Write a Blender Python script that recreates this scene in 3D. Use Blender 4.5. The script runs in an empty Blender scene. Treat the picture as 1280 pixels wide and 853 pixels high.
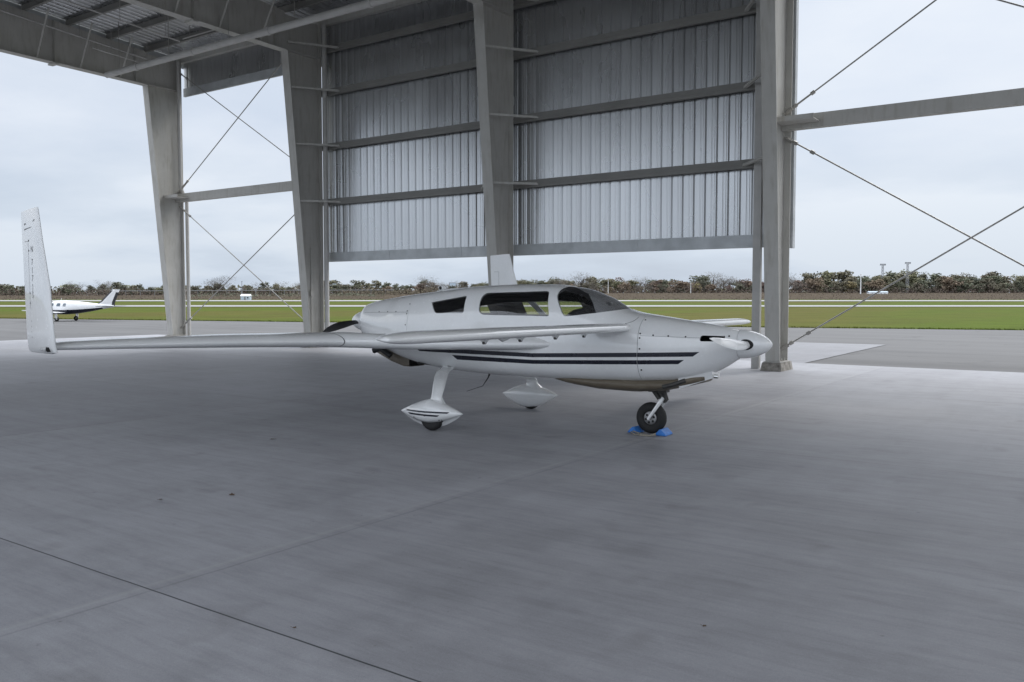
import bpy, bmesh, math, random
import numpy as np
from mathutils import Vector, Matrix
random.seed(7); rng = np.random.default_rng(7)
PI = math.pi; R = math.radians
scene = bpy.context.scene
COL = scene.collection

# ------------------------------------------------------------------ helpers
def tag(o, label=None, cat=None, group=None, kind=None):
    if label: o['label'] = label
    if cat: o['category'] = cat
    if group: o['group'] = group
    if kind: o['kind'] = kind
    return o
def empty(name, loc=(0, 0, 0), rot=(0, 0, 0), label=None, cat=None, group=None):
    o = bpy.data.objects.new(name, None); COL.objects.link(o)
    o.location = loc; o.rotation_euler = rot
    o.empty_display_size = 0.2
    return tag(o, label, cat, group)
def link(name, me, mat=None, parent=None, smooth=None):
    o = bpy.data.objects.new(name, me); COL.objects.link(o)
    if mat is not None:
        for m in (mat if isinstance(mat, (list, tuple)) else [mat]):
            me.materials.append(m)
    if smooth:
        me.shade_smooth(); me.set_sharp_from_angle(angle=R(smooth))
    if parent: o.parent = parent
    return o
class MB:
    """collects shapes into one mesh"""
    def __init__(s): s.v = []; s.f = []; s.m = []
    def add(s, vs, fs, mi=0):
        b = len(s.v); s.v += [tuple(v) for v in vs]
        s.f += [tuple(i + b for i in f) for f in fs]; s.m += [mi] * len(fs); return s
    def box(s, x0, x1, y0, y1, z0, z1, mi=0, M=None):
        v = [(x0,y0,z0),(x1,y0,z0),(x1,y1,z0),(x0,y1,z0),(x0,y0,z1),(x1,y0,z1),(x1,y1,z1),(x0,y1,z1)]
        if M is not None: v = [M @ Vector(p) for p in v]
        return s.add(v, [(0,3,2,1),(4,5,6,7),(0,1,5,4),(1,2,6,5),(2,3,7,6),(3,0,4,7)], mi)
    def hexa(s, lo, hi, mi=0):   # two quads (same winding) joined
        return s.add(list(lo) + list(hi), [(3,2,1,0),(4,5,6,7),(0,1,5,4),(1,2,6,5),(2,3,7,6),(3,0,4,7)], mi)
    def tube(s, pts, rad, n=10, mi=0, cap=True, flat=1.0):
        pts = [Vector(p) for p in pts]; N = len(pts)
        rads = rad if isinstance(rad, (list, tuple)) else [rad] * N
        vs = []; prev = None
        for i, p in enumerate(pts):
            t = (pts[min(i+1, N-1)] - pts[max(i-1, 0)]).normalized()
            if prev is None:
                a = Vector((0,0,1)) if abs(t.z) < .9 else Vector((1,0,0))
                x = t.cross(a).normalized()
            else:
                x = (prev - t * prev.dot(t)).normalized()
            prev = x; y = t.cross(x)
            for k in range(n):
                a = 2*PI*k/n
                vs.append(p + (x*math.cos(a)*flat + y*math.sin(a)) * rads[i])
        fs = [(i*n+k, i*n+(k+1) % n, (i+1)*n+(k+1) % n, (i+1)*n+k) for i in range(N-1) for k in range(n)]
        if cap: fs += [tuple(range(n))[::-1], tuple(range((N-1)*n, N*n))]
        return s.add(vs, fs, mi)
    def lathe(s, prof, axis='x', c=(0,0,0), n=28, mi=0, cap=False):
        vs = []
        for (a, r) in prof:
            for k in range(n):
                t = 2*PI*k/n; p = (a, r*math.cos(t), r*math.sin(t))
                if axis == 'y': p = (p[1], p[0], p[2])
                if axis == 'z': p = (p[1], p[2], p[0])
                vs.append((p[0]+c[0], p[1]+c[1], p[2]+c[2]))
        N = len(prof)
        fs = [(i*n+k, i*n+(k+1) % n, (i+1)*n+(k+1) % n, (i+1)*n+k) for i in range(N-1) for k in range(n)]
        if cap: fs += [tuple(range(n))[::-1], tuple(range((N-1)*n, N*n))]
        return s.add(vs, fs, mi)
    def loft(s, secs, cap=True, mi=0, closed=True):
        n = len(secs[0]); vs = [p for q in secs for p in q]; N = len(secs)
        rg = range(n) if closed else range(n-1)
        fs = [(i*n+k, i*n+(k+1) % n, (i+1)*n+(k+1) % n, (i+1)*n+k) for i in range(N-1) for k in rg]
        if cap: fs += [tuple(range(n))[::-1], tuple(range((N-1)*n, N*n))]
        return s.add(vs, fs, mi)
    def mesh(s, name, fix=True):
        me = bpy.data.meshes.new(name); me.from_pydata(s.v, [], s.f)
        me.polygons.foreach_set('material_index', s.m)
        if fix:
            bm = bmesh.new(); bm.from_mesh(me); bmesh.ops.recalc_face_normals(bm, faces=bm.faces); bm.to_mesh(me); bm.free()
        me.update(); return me
    def build(s, name, mat=None, parent=None, smooth=None, fix=True):
        return link(name, s.mesh(name, fix), mat, parent, smooth)
def np_mesh(name, V, Fq):
    V = np.asarray(V, np.float32); Fq = np.asarray(Fq, np.int32)
    k = Fq.shape[1]; me = bpy.data.meshes.new(name)
    me.vertices.add(len(V)); me.vertices.foreach_set('co', V.ravel())
    me.loops.add(Fq.size); me.loops.foreach_set('vertex_index', Fq.ravel())
    me.polygons.add(len(Fq)); me.polygons.foreach_set('loop_start', np.arange(0, Fq.size, k, dtype=np.int32))
    me.update(calc_edges=True); me.validate(); return me
def boolean(me, cutters, op):
    """me op cutters -> new mesh"""
    o = bpy.data.objects.new('t', me); COL.objects.link(o); cs = []
    for c in cutters:
        co = bpy.data.objects.new('c', c); COL.objects.link(co); cs.append(co)
        m = o.modifiers.new('b', 'BOOLEAN'); m.operation = op; m.object = co; m.solver = 'EXACT'
    dg = bpy.context.evaluated_depsgraph_get(); dg.update()
    r = bpy.data.meshes.new_from_object(o.evaluated_get(dg))
    for x in [o] + cs: bpy.data.objects.remove(x)
    return r
def round_poly(p, r, n=5):
    out = []; N = len(p)
    rr = r if isinstance(r, (list, tuple)) else [r]*N
    for i in range(N):
        a, b, c = Vector(p[i-1]), Vector(p[i]), Vector(p[(i+1) % N])
        d = min(rr[i], (a-b).length*.45, (c-b).length*.45)
        if d < 1e-4: out.append(tuple(b)); continue
        s = b + (a-b).normalized()*d; e = b + (c-b).normalized()*d
        for k in range(n+1):
            t = k/n; out.append(tuple(s*(1-t)**2 + b*2*t*(1-t) + e*t*t))
    return out
def prism_y(poly, y0, y1):
    m = MB(); n = len(poly)
    m.v = [(x, y0, z) for x, z in poly] + [(x, y1, z) for x, z in poly]
    m.f = [tuple(range(n)), tuple(range(n, 2*n))[::-1]] + [(i, (i+1) % n, n+(i+1) % n, n+i) for i in range(n)]
    m.m = [0]*len(m.f); return m.mesh('prism')

# ------------------------------------------------------------------ materials
def new_mat(name):
    m = bpy.data.materials.new(name); m.use_nodes = True
    nt = m.node_tree; return m, nt, nt.nodes['Principled BSDF']
def nd(nt, typ, **kw):
    n = nt.nodes.new(typ)
    for k, v in kw.items():
        if k in n.inputs: n.inputs[k].default_value = v
        else: setattr(n, k, v)
    return n
def pos(nt, kind='Object'):
    return nt.nodes.new('ShaderNodeTexCoord').outputs[kind]
def noise(nt, scale, detail=3, rough=.5, vec=None, stretch=None, kind='Object'):
    v = vec or pos(nt, kind)
    if stretch:
        mp = nt.nodes.new('ShaderNodeMapping'); mp.inputs['Scale'].default_value = stretch
        nt.links.new(v, mp.inputs['Vector']); v = mp.outputs[0]
    n = nt.nodes.new('ShaderNodeTexNoise'); n.inputs['Scale'].default_value = scale
    n.inputs['Detail'].default_value = detail; n.inputs['Roughness'].default_value = rough
    nt.links.new(v, n.inputs['Vector']); return n.outputs['Fac']
def ramp(nt, fac, stops):
    r = nt.nodes.new('ShaderNodeValToRGB'); e = r.color_ramp.elements
    while len(e) < len(stops): e.new(.5)
    for k, (p, c) in enumerate(stops):
        e[k].position = p; e[k].color = (*c, 1) if len(c) == 3 else c
    nt.links.new(fac, r.inputs[0]); return r.outputs[0]
def mix(nt, a, b, fac, mode='MIX'):
    m = nt.nodes.new('ShaderNodeMix'); m.data_type = 'RGBA'; m.blend_type = mode
    for s, i in ((a, 6), (b, 7), (fac, 0)):
        if hasattr(s, 'is_output'): nt.links.new(s, m.inputs[i])
        elif i == 0: m.inputs[0].default_value = s
        else: m.inputs[i].default_value = (*s, 1)
    return m.outputs[2]
def math_(nt, op, a, b=None, c=None, clamp=False):
    m = nt.nodes.new('ShaderNodeMath'); m.operation = op; m.use_clamp = clamp
    for i, s in enumerate((a, b, c)):
        if s is None: continue
        if hasattr(s, 'is_output'): nt.links.new(s, m.inputs[i])
        else: m.inputs[i].default_value = s
    return m.outputs[0]
def g3(v): return (v, v, v)
def bump(nt, b, h, strength=.3, dist=.02):
    n = nt.nodes.new('ShaderNodeBump'); n.inputs['Strength'].default_value = strength; n.inputs['Distance'].default_value = dist
    nt.links.new(h, n.inputs['Height']); nt.links.new(n.outputs[0], b.inputs['Normal'])
def simple(name, col, rough=.5, metal=0, var=.12, scale=3, spec=None, coat=0, kind='Object'):
    m, nt, b = new_mat(name)
    n = noise(nt, scale, 5, .6, kind=kind)
    c = ramp(nt, n, [(.25, tuple(x*(1-var) for x in col)), (.75, tuple(min(1, x*(1+var)) for x in col))])
    nt.links.new(c, b.inputs['Base Color'])
    r = ramp(nt, noise(nt, scale*4, 4, kind=kind), [(.2, g3(max(.02, rough-.08))), (.8, g3(min(1, rough+.1)))])
    nt.links.new(r, b.inputs['Roughness'])
    b.inputs['Metallic'].default_value = metal
    if spec is not None: b.inputs['Specular IOR Level'].default_value = spec
    if coat: b.inputs['Coat Weight'].default_value = coat; b.inputs['Coat Roughness'].default_value = .08
    return m
M = {}
# aircraft paint: white with faint dirt low down
m, nt, b = new_mat('white_paint')
n = noise(nt, 2.5, 6, .65); n2 = noise(nt, 22, 5, .6)
c = mix(nt, ramp(nt, n, [(.3, (.77,.775,.77)), (.7, (.82,.825,.82))]), ramp(nt, n2, [(.22, (.90,.89,.86)), (.5, (1,1,1))]), .25, 'MULTIPLY')
nt.links.new(c, b.inputs['Base Color'])
nt.links.new(ramp(nt, n2, [(.2, g3(.20)), (.8, g3(.30))]), b.inputs['Roughness'])
b.inputs['Coat Weight'].default_value = 1.0; b.inputs['Coat Roughness'].default_value = .05
bump(nt, b, noise(nt, 3, 2), .03, .02)
M['white'] = m
m, nt, b = new_mat('shaded_tan_belly_paint')  # tan paint, darkened to include the shade under the belly
n = noise(nt, 3, 6, .7, stretch=(1, 4, 4))
nt.links.new(ramp(nt, n, [(.25, (.075,.058,.038)), (.6, (.15,.125,.09)), (.8, (.30,.27,.22))]), b.inputs['Base Color']); b.inputs['Roughness'].default_value = .45
M['tan'] = m
M['stripe'] = simple('navy_stripe_paint', (.008,.010,.020), .28, 0, .04, 2)
M['dark'] = simple('dark_cabin_trim', (.010,.010,.010), .7, 0, .3, 12)
M['seal'] = simple('window_seal', (.012,.012,.013), .5, 0, .2, 20)
M['seat'] = simple('seat_fabric', (.018,.017,.016), .85, 0, .3, 25)
M['black'] = simple('black_propeller_paint', (.018,.019,.021), .38, 0, .25, 8)
M['rubber'] = simple('tyre_rubber', (.014,.014,.014), .75, 0, .3, 14)
M['rim'] = simple('cast_wheel_metal', (.30,.30,.30), .42, .7, .2, 10)
M['chrome'] = simple('polished_metal', (.72,.72,.70), .16, 1, .06, 6)
M['seam'] = simple('panel_seam', (.10,.10,.105), .6, 0, .2, 20)
M['ink'] = simple('faded_black_lettering', (.20,.20,.205), .5, 0, .3, 20)
M['dkmetal'] = simple('greasy_dark_metal', (.06,.058,.055), .5, .5, .35, 20)
M['blue'] = simple('blue_chock_paint', (.030,.17,.52), .55, 0, .3, 14)
M['rope'] = simple('dirty_rope', (.28,.26,.22), .9, 0, .3, 40)
M['farglass'] = simple('dull_far_glass', (.09,.12,.15), .15, 0, .1, 8)
M['redglass'] = simple('red_lens', (.3,.02,.015), .2, 0, .1, 8)
def glass(name, tint, alpha, rough=.03, sc=14, dc=.5):
    m, nt, b = new_mat(name)
    nt.nodes.remove(b)
    tr = nd(nt, 'ShaderNodeBsdfTransparent', Color=(*tint, 1)); gl = nd(nt, 'ShaderNodeBsdfGlossy', Roughness=rough)
    fr = nd(nt, 'ShaderNodeFresnel', IOR=1.5)
    n = noise(nt, sc, 2); sm = nd(nt, 'ShaderNodeBsdfDiffuse', Color=(dc, dc*1.01, dc*1.03, 1))
    mx = nt.nodes.new('ShaderNodeMixShader'); nt.links.new(fr.outputs[0], mx.inputs[0])
    nt.links.new(tr.outputs[0], mx.inputs[1]); nt.links.new(gl.outputs[0], mx.inputs[2])
    m2 = nt.nodes.new('ShaderNodeMixShader')
    nt.links.new(ramp(nt, n, [(.3, g3(alpha*.9)), (.8, g3(alpha*1.1))]), m2.inputs[0])
    nt.links.new(mx.outputs[0], m2.inputs[1]); nt.links.new(sm.outputs[0], m2.inputs[2])
    nt.links.new(m2.outputs[0], nt.nodes['Material Output'].inputs[0]); return m
M['glass'] = glass('tinted_cabin_glass', (.95,.955,.96), .004)
M['wsglass'] = glass('sky_glare_windshield_plexiglass', (.86,.87,.88), .24, .05, 2.0, .55)  # pale diffuse share stands in for sky glare on the windshield
# hangar steel
m, nt, b = new_mat('grey_primer_steel')
n = noise(nt, 1.3, 6, .65); n2 = noise(nt, 9, 5, .6, stretch=(1, 1, .15))
c = mix(nt, ramp(nt, n, [(.3, (.42,.41,.38)), (.7, (.49,.48,.45))]), ramp(nt, n2, [(.28, (.62,.57,.50)), (.50, (1,1,1))]), .45, 'MULTIPLY')
nt.links.new(c, b.inputs['Base Color']); b.inputs['Roughness'].default_value = .55
M['steel'] = m
M['primer'] = simple('dark_primer_steel', (.215,.21,.195), .55, 0, .12, 1.2)
m, nt, b = new_mat('galvanised_sheet')
tc = pos(nt); n = noise(nt, .5, 3, .5, stretch=(1.0, 1, .4)); n2 = noise(nt, .9, 2, .5, stretch=(1.2, 1, .5))
c = mix(nt, ramp(nt, n, [(.3, (.50,.507,.515)), (.7, (.575,.583,.59))]), ramp(nt, n2, [(.3, g3(.86)), (.7, g3(1))]), .6, 'MULTIPLY')
nt.links.new(c, b.inputs['Base Color']); b.inputs['Metallic'].default_value = .85
nt.links.new(ramp(nt, n2, [(.2, g3(.24)), (.8, g3(.31))]), b.inputs['Roughness'])
M['galv'] = m
M['flash'] = simple('galvanised_flashing', (.46,.48,.49), .5, .35, .2, 2.5)
M['pipe'] = simple('painted_steel_pipe', (.46,.45,.43), .5, .1, .12, 3)
M['rod'] = simple('steel_brace_rod', (.34,.33,.31), .5, .4, .2, 5)
# footing
m, nt, b = new_mat('stained_footing_concrete')
n = noise(nt, 6, 7, .7)
nt.links.new(ramp(nt, n, [(.3, (.10,.09,.075)), (.55, (.30,.28,.25)), (.8, (.46,.45,.42))]), b.inputs['Base Color']); b.inputs['Roughness'].default_value = .9
bump(nt, b, n, .6, .04); M['footing'] = m

def line_mask(nt, coord, at, width, soft):
    d = math_(nt, 'ABSOLUTE', math_(nt, 'SUBTRACT', coord, at))
    return math_(nt, 'SUBTRACT', 1.0, math_(nt, 'DIVIDE', math_(nt, 'SUBTRACT', d, width), soft, clamp=True), clamp=True)
def concrete(name, dark=1.0, joints=True):
    m, nt, b = new_mat(name)
    p = pos(nt); big = noise(nt, .16, 5, .6, vec=p); mid = noise(nt, 1.1, 7, .65, vec=p); fine = noise(nt, 60, 4, .7, vec=p)
    sw = noise(nt, .9, 5, .6, vec=p, stretch=(.25, 3.0, 1)); sw2 = noise(nt, 1.0, 5, .6, vec=p, stretch=(3.0, .22, 1))
    k = dark
    c = ramp(nt, big, [(.25, (.285*k,.286*k,.302*k)), (.75, (.38*k,.387*k,.418*k))])
    c = mix(nt, c, ramp(nt, mid, [(.28, g3(.62)), (.5, g3(.97)), (.75, g3(1.10))]), .62, 'MULTIPLY')
    c = mix(nt, c, ramp(nt, sw, [(.3, g3(.80)), (.6, g3(1.03))]), .5, 'MULTIPLY')
    c = mix(nt, c, ramp(nt, sw2, [(.3, g3(.84)), (.6, g3(1.02))]), .4, 'MULTIPLY')
    c = mix(nt, c, ramp(nt, fine, [(.25, g3(.82)), (.75, g3(1.1))]), .6, 'MULTIPLY')
    sp = noise(nt, 2.2, 2, .5, vec=p)       # stains
    c = mix(nt, c, (.12, .115, .11), ramp(nt, sp, [(.62, g3(0)), (.78, g3(.30))]))
    pores = noise(nt, 9.0, 3, .6, vec=p); c = mix(nt, c, (.10, .095, .09), ramp(nt, pores, [(.71, g3(0)), (.77, g3(.5))]))
    trowel = noise(nt, 3.0, 7, .72, vec=p, stretch=(.55, 4.2, 1)); c = mix(nt, c, ramp(nt, trowel, [(.30, g3(.80)), (.5, g3(1)), (.72, g3(1.12))]), .75, 'MULTIPLY')
    grain = noise(nt, 170, 3, .8, vec=p); c = mix(nt, c, ramp(nt, grain, [(.3, g3(.72)), (.7, g3(1.26))]), .6, 'MULTIPLY')
    if joints:
        sx = nt.nodes.new('ShaderNodeSeparateXYZ'); nt.links.new(p, sx.inputs[0])
        wob = math_(nt, 'MULTIPLY', math_(nt, 'SUBTRACT', noise(nt, 1.6, 4, .6, vec=p), .5), .03)
        X = math_(nt, 'ADD', sx.outputs[0], wob); Y = math_(nt, 'ADD', sx.outputs[1], math_(nt, 'MULTIPLY', wob, .35))
        brk = ramp(nt, noise(nt, .9, 5, .7, vec=p), [(.38, g3(.15)), (.58, g3(1))])
        # sawn joints every 6.6 m across the floor
        for at, w, s, col, amt in ((-4.72, .012, .03, (.42,.42,.42), .26), (-4.63, .004, .012, (.12,.12,.12), .35), (-11.32, .007, .03, (.15,.14,.13), .55), (-17.9, .007, .03, (.15,.14,.13), .5), (1.9, .007, .02, (.2,.2,.2), .35), (-24.5, .007, .03, (.15,.14,.13), .5)):
            mk = math_(nt, 'MULTIPLY', math_(nt, 'MULTIPLY', line_mask(nt, X, at, w, s), amt), brk)
            c = mix(nt, c, col, mk)
        for at, w, s, col, amt in ((2.86, .0035, .005, (.035,.04,.045), .95), (9.45, .006, .02, (.18,.17,.16), .3), (16.05, .008, .03, (.17,.16,.15), .45), (-3.7, .005, .01, (.05,.05,.05), .8)):
            mk = math_(nt, 'MULTIPLY', line_mask(nt, Y, at, w, s), amt)
            c = mix(nt, c, col, mk)
        # shade of each pour differs a little
        ck = nd(nt, 'ShaderNodeTexChecker', Scale=1.0, Color1=(1, 1, 1, 1), Color2=(.93, .93, .935, 1))
        mp = nt.nodes.new('ShaderNodeMapping'); mp.inputs['Scale'].default_value = (1/6.6, 1/6.6, 1); mp.inputs['Location'].default_value = (4.72/6.6, -2.86/6.6, .5)
        nt.links.new(p, mp.inputs[0]); nt.links.new(mp.outputs[0], ck.inputs[0])
        c = mix(nt, c, ck.outputs[0], .8, 'MULTIPLY')
        # faint tyre arcs
        for (cx, cy, rad) in ((-1.2, 3.6, 2.6), (-1.0, 3.5, 2.95), (-7.5, 14.0, 5.5), (2.0, 12.0, 7.0)):
            dx = math_(nt, 'SUBTRACT', sx.outputs[0], cx); dy = math_(nt, 'SUBTRACT', sx.outputs[1], cy)
            rr = math_(nt, 'SQRT', math_(nt, 'ADD', math_(nt, 'MULTIPLY', dx, dx), math_(nt, 'MULTIPLY', dy, dy)))
            mk = math_(nt, 'MULTIPLY', math_(nt, 'MULTIPLY', line_mask(nt, rr, rad, .03, .10), .12), brk)
            c = mix(nt, c, (.17, .17, .17), mk)
    nt.links.new(c, b.inputs['Base Color'])
    nt.links.new(ramp(nt, mid, [(.2, g3(.50)), (.8, g3(.72))]), b.inputs['Roughness'])
    b.inputs['Specular IOR Level'].default_value = .4
    bump(nt, b, fine, .12, .004)
    return m
M['floor'] = concrete('hangar_concrete', 1.0)
M['pad'] = concrete('pale_concrete', .62, False)
m, nt, b = new_mat('weathered_asphalt')
p = pos(nt); st = noise(nt, .25, 6, .65, vec=p, stretch=(.35, 3.2, 1)); fn = noise(nt, 25, 4, .7, vec=p); bg = noise(nt, .12, 4, vec=p)
c = ramp(nt, st, [(.3, (.090,.090,.091)), (.55, (.118,.118,.119)), (.75, (.140,.140,.141))])
c = mix(nt, c, ramp(nt, fn, [(.2, g3(.75)), (.8, g3(1.12))]), .7, 'MULTIPLY')
c = mix(nt, c, ramp(nt, bg, [(.3, g3(.86)), (.7, g3(1.05))]), .7, 'MULTIPLY')
vo = nd(nt, 'ShaderNodeTexVoronoi', feature='DISTANCE_TO_EDGE', Scale=.16)
wv = nt.nodes.new('ShaderNodeMixRGB'); wv.inputs[0].default_value = .12; nt.links.new(p, wv.inputs[1])
nz = nd(nt, 'ShaderNodeTexNoise', Scale=.6, Detail=5.0); nt.links.new(p, nz.inputs['Vector'])
vm = nt.nodes.new('ShaderNodeVectorMath'); vm.operation = 'MULTIPLY_ADD'; vm.inputs[1].default_value = (4, 4, 4)
nt.links.new(nz.outputs['Color'], vm.inputs[0]); nt.links.new(p, vm.inputs[2]); nt.links.new(vm.outputs[0], vo.inputs['Vector'])
crk = math_(nt, 'MULTIPLY', ramp(nt, vo.outputs['Distance'], [(0, g3(1)), (.022, g3(0))]), ramp(nt, noise(nt, .10, 3, vec=p), [(.44, g3(0)), (.54, g3(.85))]))
c = mix(nt, c, (.07, .07, .07), crk)
nt.links.new(c, b.inputs['Base Color']); b.inputs['Roughness'].default_value = .85; bump(nt, b, fn, .3, .01)
M['asphalt'] = m
M['runway'] = simple('pale_runway_concrete', (.27,.27,.265), .8, 0, .1, .02)
# grass: green with brown dry tints
m, nt, b = new_mat('autumn_grass')
p = pos(nt); b1 = noise(nt, .018, 5, .6, vec=p, stretch=(1.6, .35, 1)); b2 = noise(nt, .2, 6, .7, vec=p); b3 = noise(nt, 5, 4, .7, vec=p)
c = mix(nt, (.070, .100, .008), (.092, .086, .018), ramp(nt, b1, [(.42, g3(0)), (.62, g3(.95))]))
c = mix(nt, c, ramp(nt, b2, [(.25, g3(.62)), (.75, g3(1.2))]), .75, 'MULTIPLY')
c = mix(nt, c, ramp(nt, b3, [(.25, g3(.6)), (.75, g3(1.2))]), .6, 'MULTIPLY')
# rising far ground turns to dry brush
sx = nt.nodes.new('ShaderNodeSeparateXYZ'); nt.links.new(p, sx.inputs[0])
c = mix(nt, c, ramp(nt, b2, [(.3, (.045,.034,.024)), (.6, (.075,.058,.038)), (.8, (.055,.054,.028))]), math_(nt, 'DIVIDE', math_(nt, 'SUBTRACT', sx.outputs[2], .08), .35, clamp=True))
nt.links.new(c, b.inputs['Base Color']); b.inputs['Roughness'].default_value = .95; b.inputs['Specular IOR Level'].default_value = .1
bump(nt, b, b3, .8, .05)
M['grass'] = m
def leafy(name, cols, haze=.50):
    m, nt, b = new_mat(name)
    n = noise(nt, .35, 3, .6); oi = nt.nodes.new('ShaderNodeObjectInfo')
    c = ramp(nt, n, [(.25 + .5*i/(len(cols)-1), q) for i, q in enumerate(cols)])
    h = nd(nt, 'ShaderNodeHueSaturation'); nt.links.new(c, h.inputs['Color'])
    nt.links.new(math_(nt, 'ADD', math_(nt, 'MULTIPLY', oi.outputs['Random'], .06), .47), h.inputs['Hue'])
    nt.links.new(math_(nt, 'ADD', math_(nt, 'MULTIPLY', oi.outputs['Random'], .5), .75), h.inputs['Value'])
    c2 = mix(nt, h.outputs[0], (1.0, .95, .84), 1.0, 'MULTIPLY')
    c = mix(nt, c2, (.19, .19, .185), haze)  # aerial haze mixed into the leaf colour
    nt.links.new(c, b.inputs['Base Color']); b.inputs['Roughness'].default_value = .9; b.inputs['Specular IOR Level'].default_value = .1
    return m
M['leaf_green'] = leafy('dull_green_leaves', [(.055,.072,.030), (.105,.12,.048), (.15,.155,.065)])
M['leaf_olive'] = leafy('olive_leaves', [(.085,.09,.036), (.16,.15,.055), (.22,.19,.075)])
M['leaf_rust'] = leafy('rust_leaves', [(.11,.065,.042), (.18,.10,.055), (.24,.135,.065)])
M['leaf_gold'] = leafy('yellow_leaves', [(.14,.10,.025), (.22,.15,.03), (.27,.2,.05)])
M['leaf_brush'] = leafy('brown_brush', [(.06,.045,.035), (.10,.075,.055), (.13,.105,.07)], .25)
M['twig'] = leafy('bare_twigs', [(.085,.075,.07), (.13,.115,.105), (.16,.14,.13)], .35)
M['bark'] = simple('grey_bark', (.08,.07,.06), .95, 0, .3, 2)
M['shedblue'] = simple('pale_blue_board', (.42,.50,.58), .7, 0, .1, 2)
M['wht'] = simple('plain_white_paint', (.72,.73,.74), .45, 0, .06, 2)
M['mast'] = simple('grey_mast_steel', (.22,.23,.25), .6, .2, .1, 2)
M['farmetal'] = simple('hazy_guardrail', (.17,.175,.18), .6, 0, .1, 1)
M['deadleaf'] = simple('brown_dead_leaf', (.09,.055,.03), .8, 0, .4, 60)

# ------------------------------------------------------------------ camera, sky, sun
F_PX, YAW, HZN, CAMH = 1072.0, R(-35.2), 371.0, 1.74
PITCH = -math.atan((426.5 - HZN)/F_PX)
cam = bpy.data.objects.new('camera', bpy.data.cameras.new('camera')); COL.objects.link(cam)
cam.location = (0, 0, CAMH); cam.rotation_euler = (PI/2 + PITCH, 0, -YAW)
cam.data.sensor_width = 36; cam.data.lens = F_PX/1280*36; cam.data.clip_end = 5000; cam.data.clip_start = .05
scene.camera = cam
scene.render.resolution_x = 1024; scene.render.resolution_y = 682
FWD = Vector((math.sin(YAW), math.cos(YAW), 0)); RGT = Vector((math.cos(YAW), -math.sin(YAW), 0))
def view(lat, dep, z=0): return FWD*dep + RGT*lat + Vector((0, 0, z))     # metres right of / away from the place of the camera
def latpx(px, dep): return (px - 640)/F_PX*dep
SUN_EL, SUN_AZ = R(48), R(22)      # azimuth clockwise from +Y
w = bpy.data.worlds.new('World'); scene.world = w; w.use_nodes = True; nt = w.node_tree
bg = nt.nodes['Background']
sky = nd(nt, 'ShaderNodeTexSky', sky_type='NISHITA', sun_disc=False, sun_elevation=SUN_EL, sun_rotation=SUN_AZ, air_density=1.2, dust_density=2.0)
tc = nt.nodes.new('ShaderNodeTexCoord').outputs['Generated']
sx = nt.nodes.new('ShaderNodeSeparateXYZ'); nt.links.new(tc, sx.inputs[0])
el = math_(nt, 'MAXIMUM', sx.outputs[2], 0.0)
# cloud deck: project the direction on a plane overhead so clouds flatten to the horizon
den = math_(nt, 'ADD', el, .16)
cx = math_(nt, 'DIVIDE', sx.outputs[0], den); cy = math_(nt, 'DIVIDE', sx.outputs[1], den)
cv = nt.nodes.new('ShaderNodeCombineXYZ'); nt.links.new(cx, cv.inputs[0]); nt.links.new(cy, cv.inputs[1]); cv.inputs[2].default_value = 3.7
n1 = noise(nt, .36, 7, .48, vec=cv.outputs[0]); n2 = noise(nt, 1.7, 6, .55, vec=cv.outputs[0])
cl = math_(nt, 'ADD', math_(nt, 'MULTIPLY', n1, .82), math_(nt, 'MULTIPLY', n2, .18))
lum = ramp(nt, el, [(0, (.60,.68,.785)), (.08, (.68,.755,.855)), (.18, (.81,.865,.95)), (.30, (.93,.965,1.01)), (.6, (.95,.97,1.0)), (1.0, (1.0,1.0,1.0))])
lum = mix(nt, lum, ramp(nt, el, [(.37, g3(0)), (.75, g3(1.2))]), 1.0, 'ADD')
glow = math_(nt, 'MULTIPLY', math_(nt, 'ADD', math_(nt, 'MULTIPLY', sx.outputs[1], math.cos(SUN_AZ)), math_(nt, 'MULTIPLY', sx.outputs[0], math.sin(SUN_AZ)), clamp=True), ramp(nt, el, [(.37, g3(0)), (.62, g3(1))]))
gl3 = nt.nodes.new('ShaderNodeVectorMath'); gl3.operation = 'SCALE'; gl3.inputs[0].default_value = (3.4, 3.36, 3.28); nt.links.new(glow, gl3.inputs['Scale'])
south = math_(nt, 'MULTIPLY', math_(nt, 'MULTIPLY', sx.outputs[1], -1.0, clamp=True), .72)  # unseen sky behind the camera, brightened to fill the airplane side
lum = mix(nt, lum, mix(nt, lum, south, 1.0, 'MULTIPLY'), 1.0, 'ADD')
lum = mix(nt, lum, gl3.outputs[0], 1.0, 'ADD')      # glow added to the high sky on the sun side to light the steel
shade = ramp(nt, cl, [(.40, (.885,.92,.985)), (.50, (.99,1.0,1.015)), (.57, (1.13,1.11,1.085))])
cloud = mix(nt, lum, shade, 1.0, 'MULTIPLY')
nis = mix(nt, sky.outputs[0], (.1, .1, .1), 1.0, 'MULTIPLY')
cov = ramp(nt, cl, [(.40, g3(.80)), (.52, g3(.97))])
col = mix(nt, nis, cloud, cov)
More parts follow.
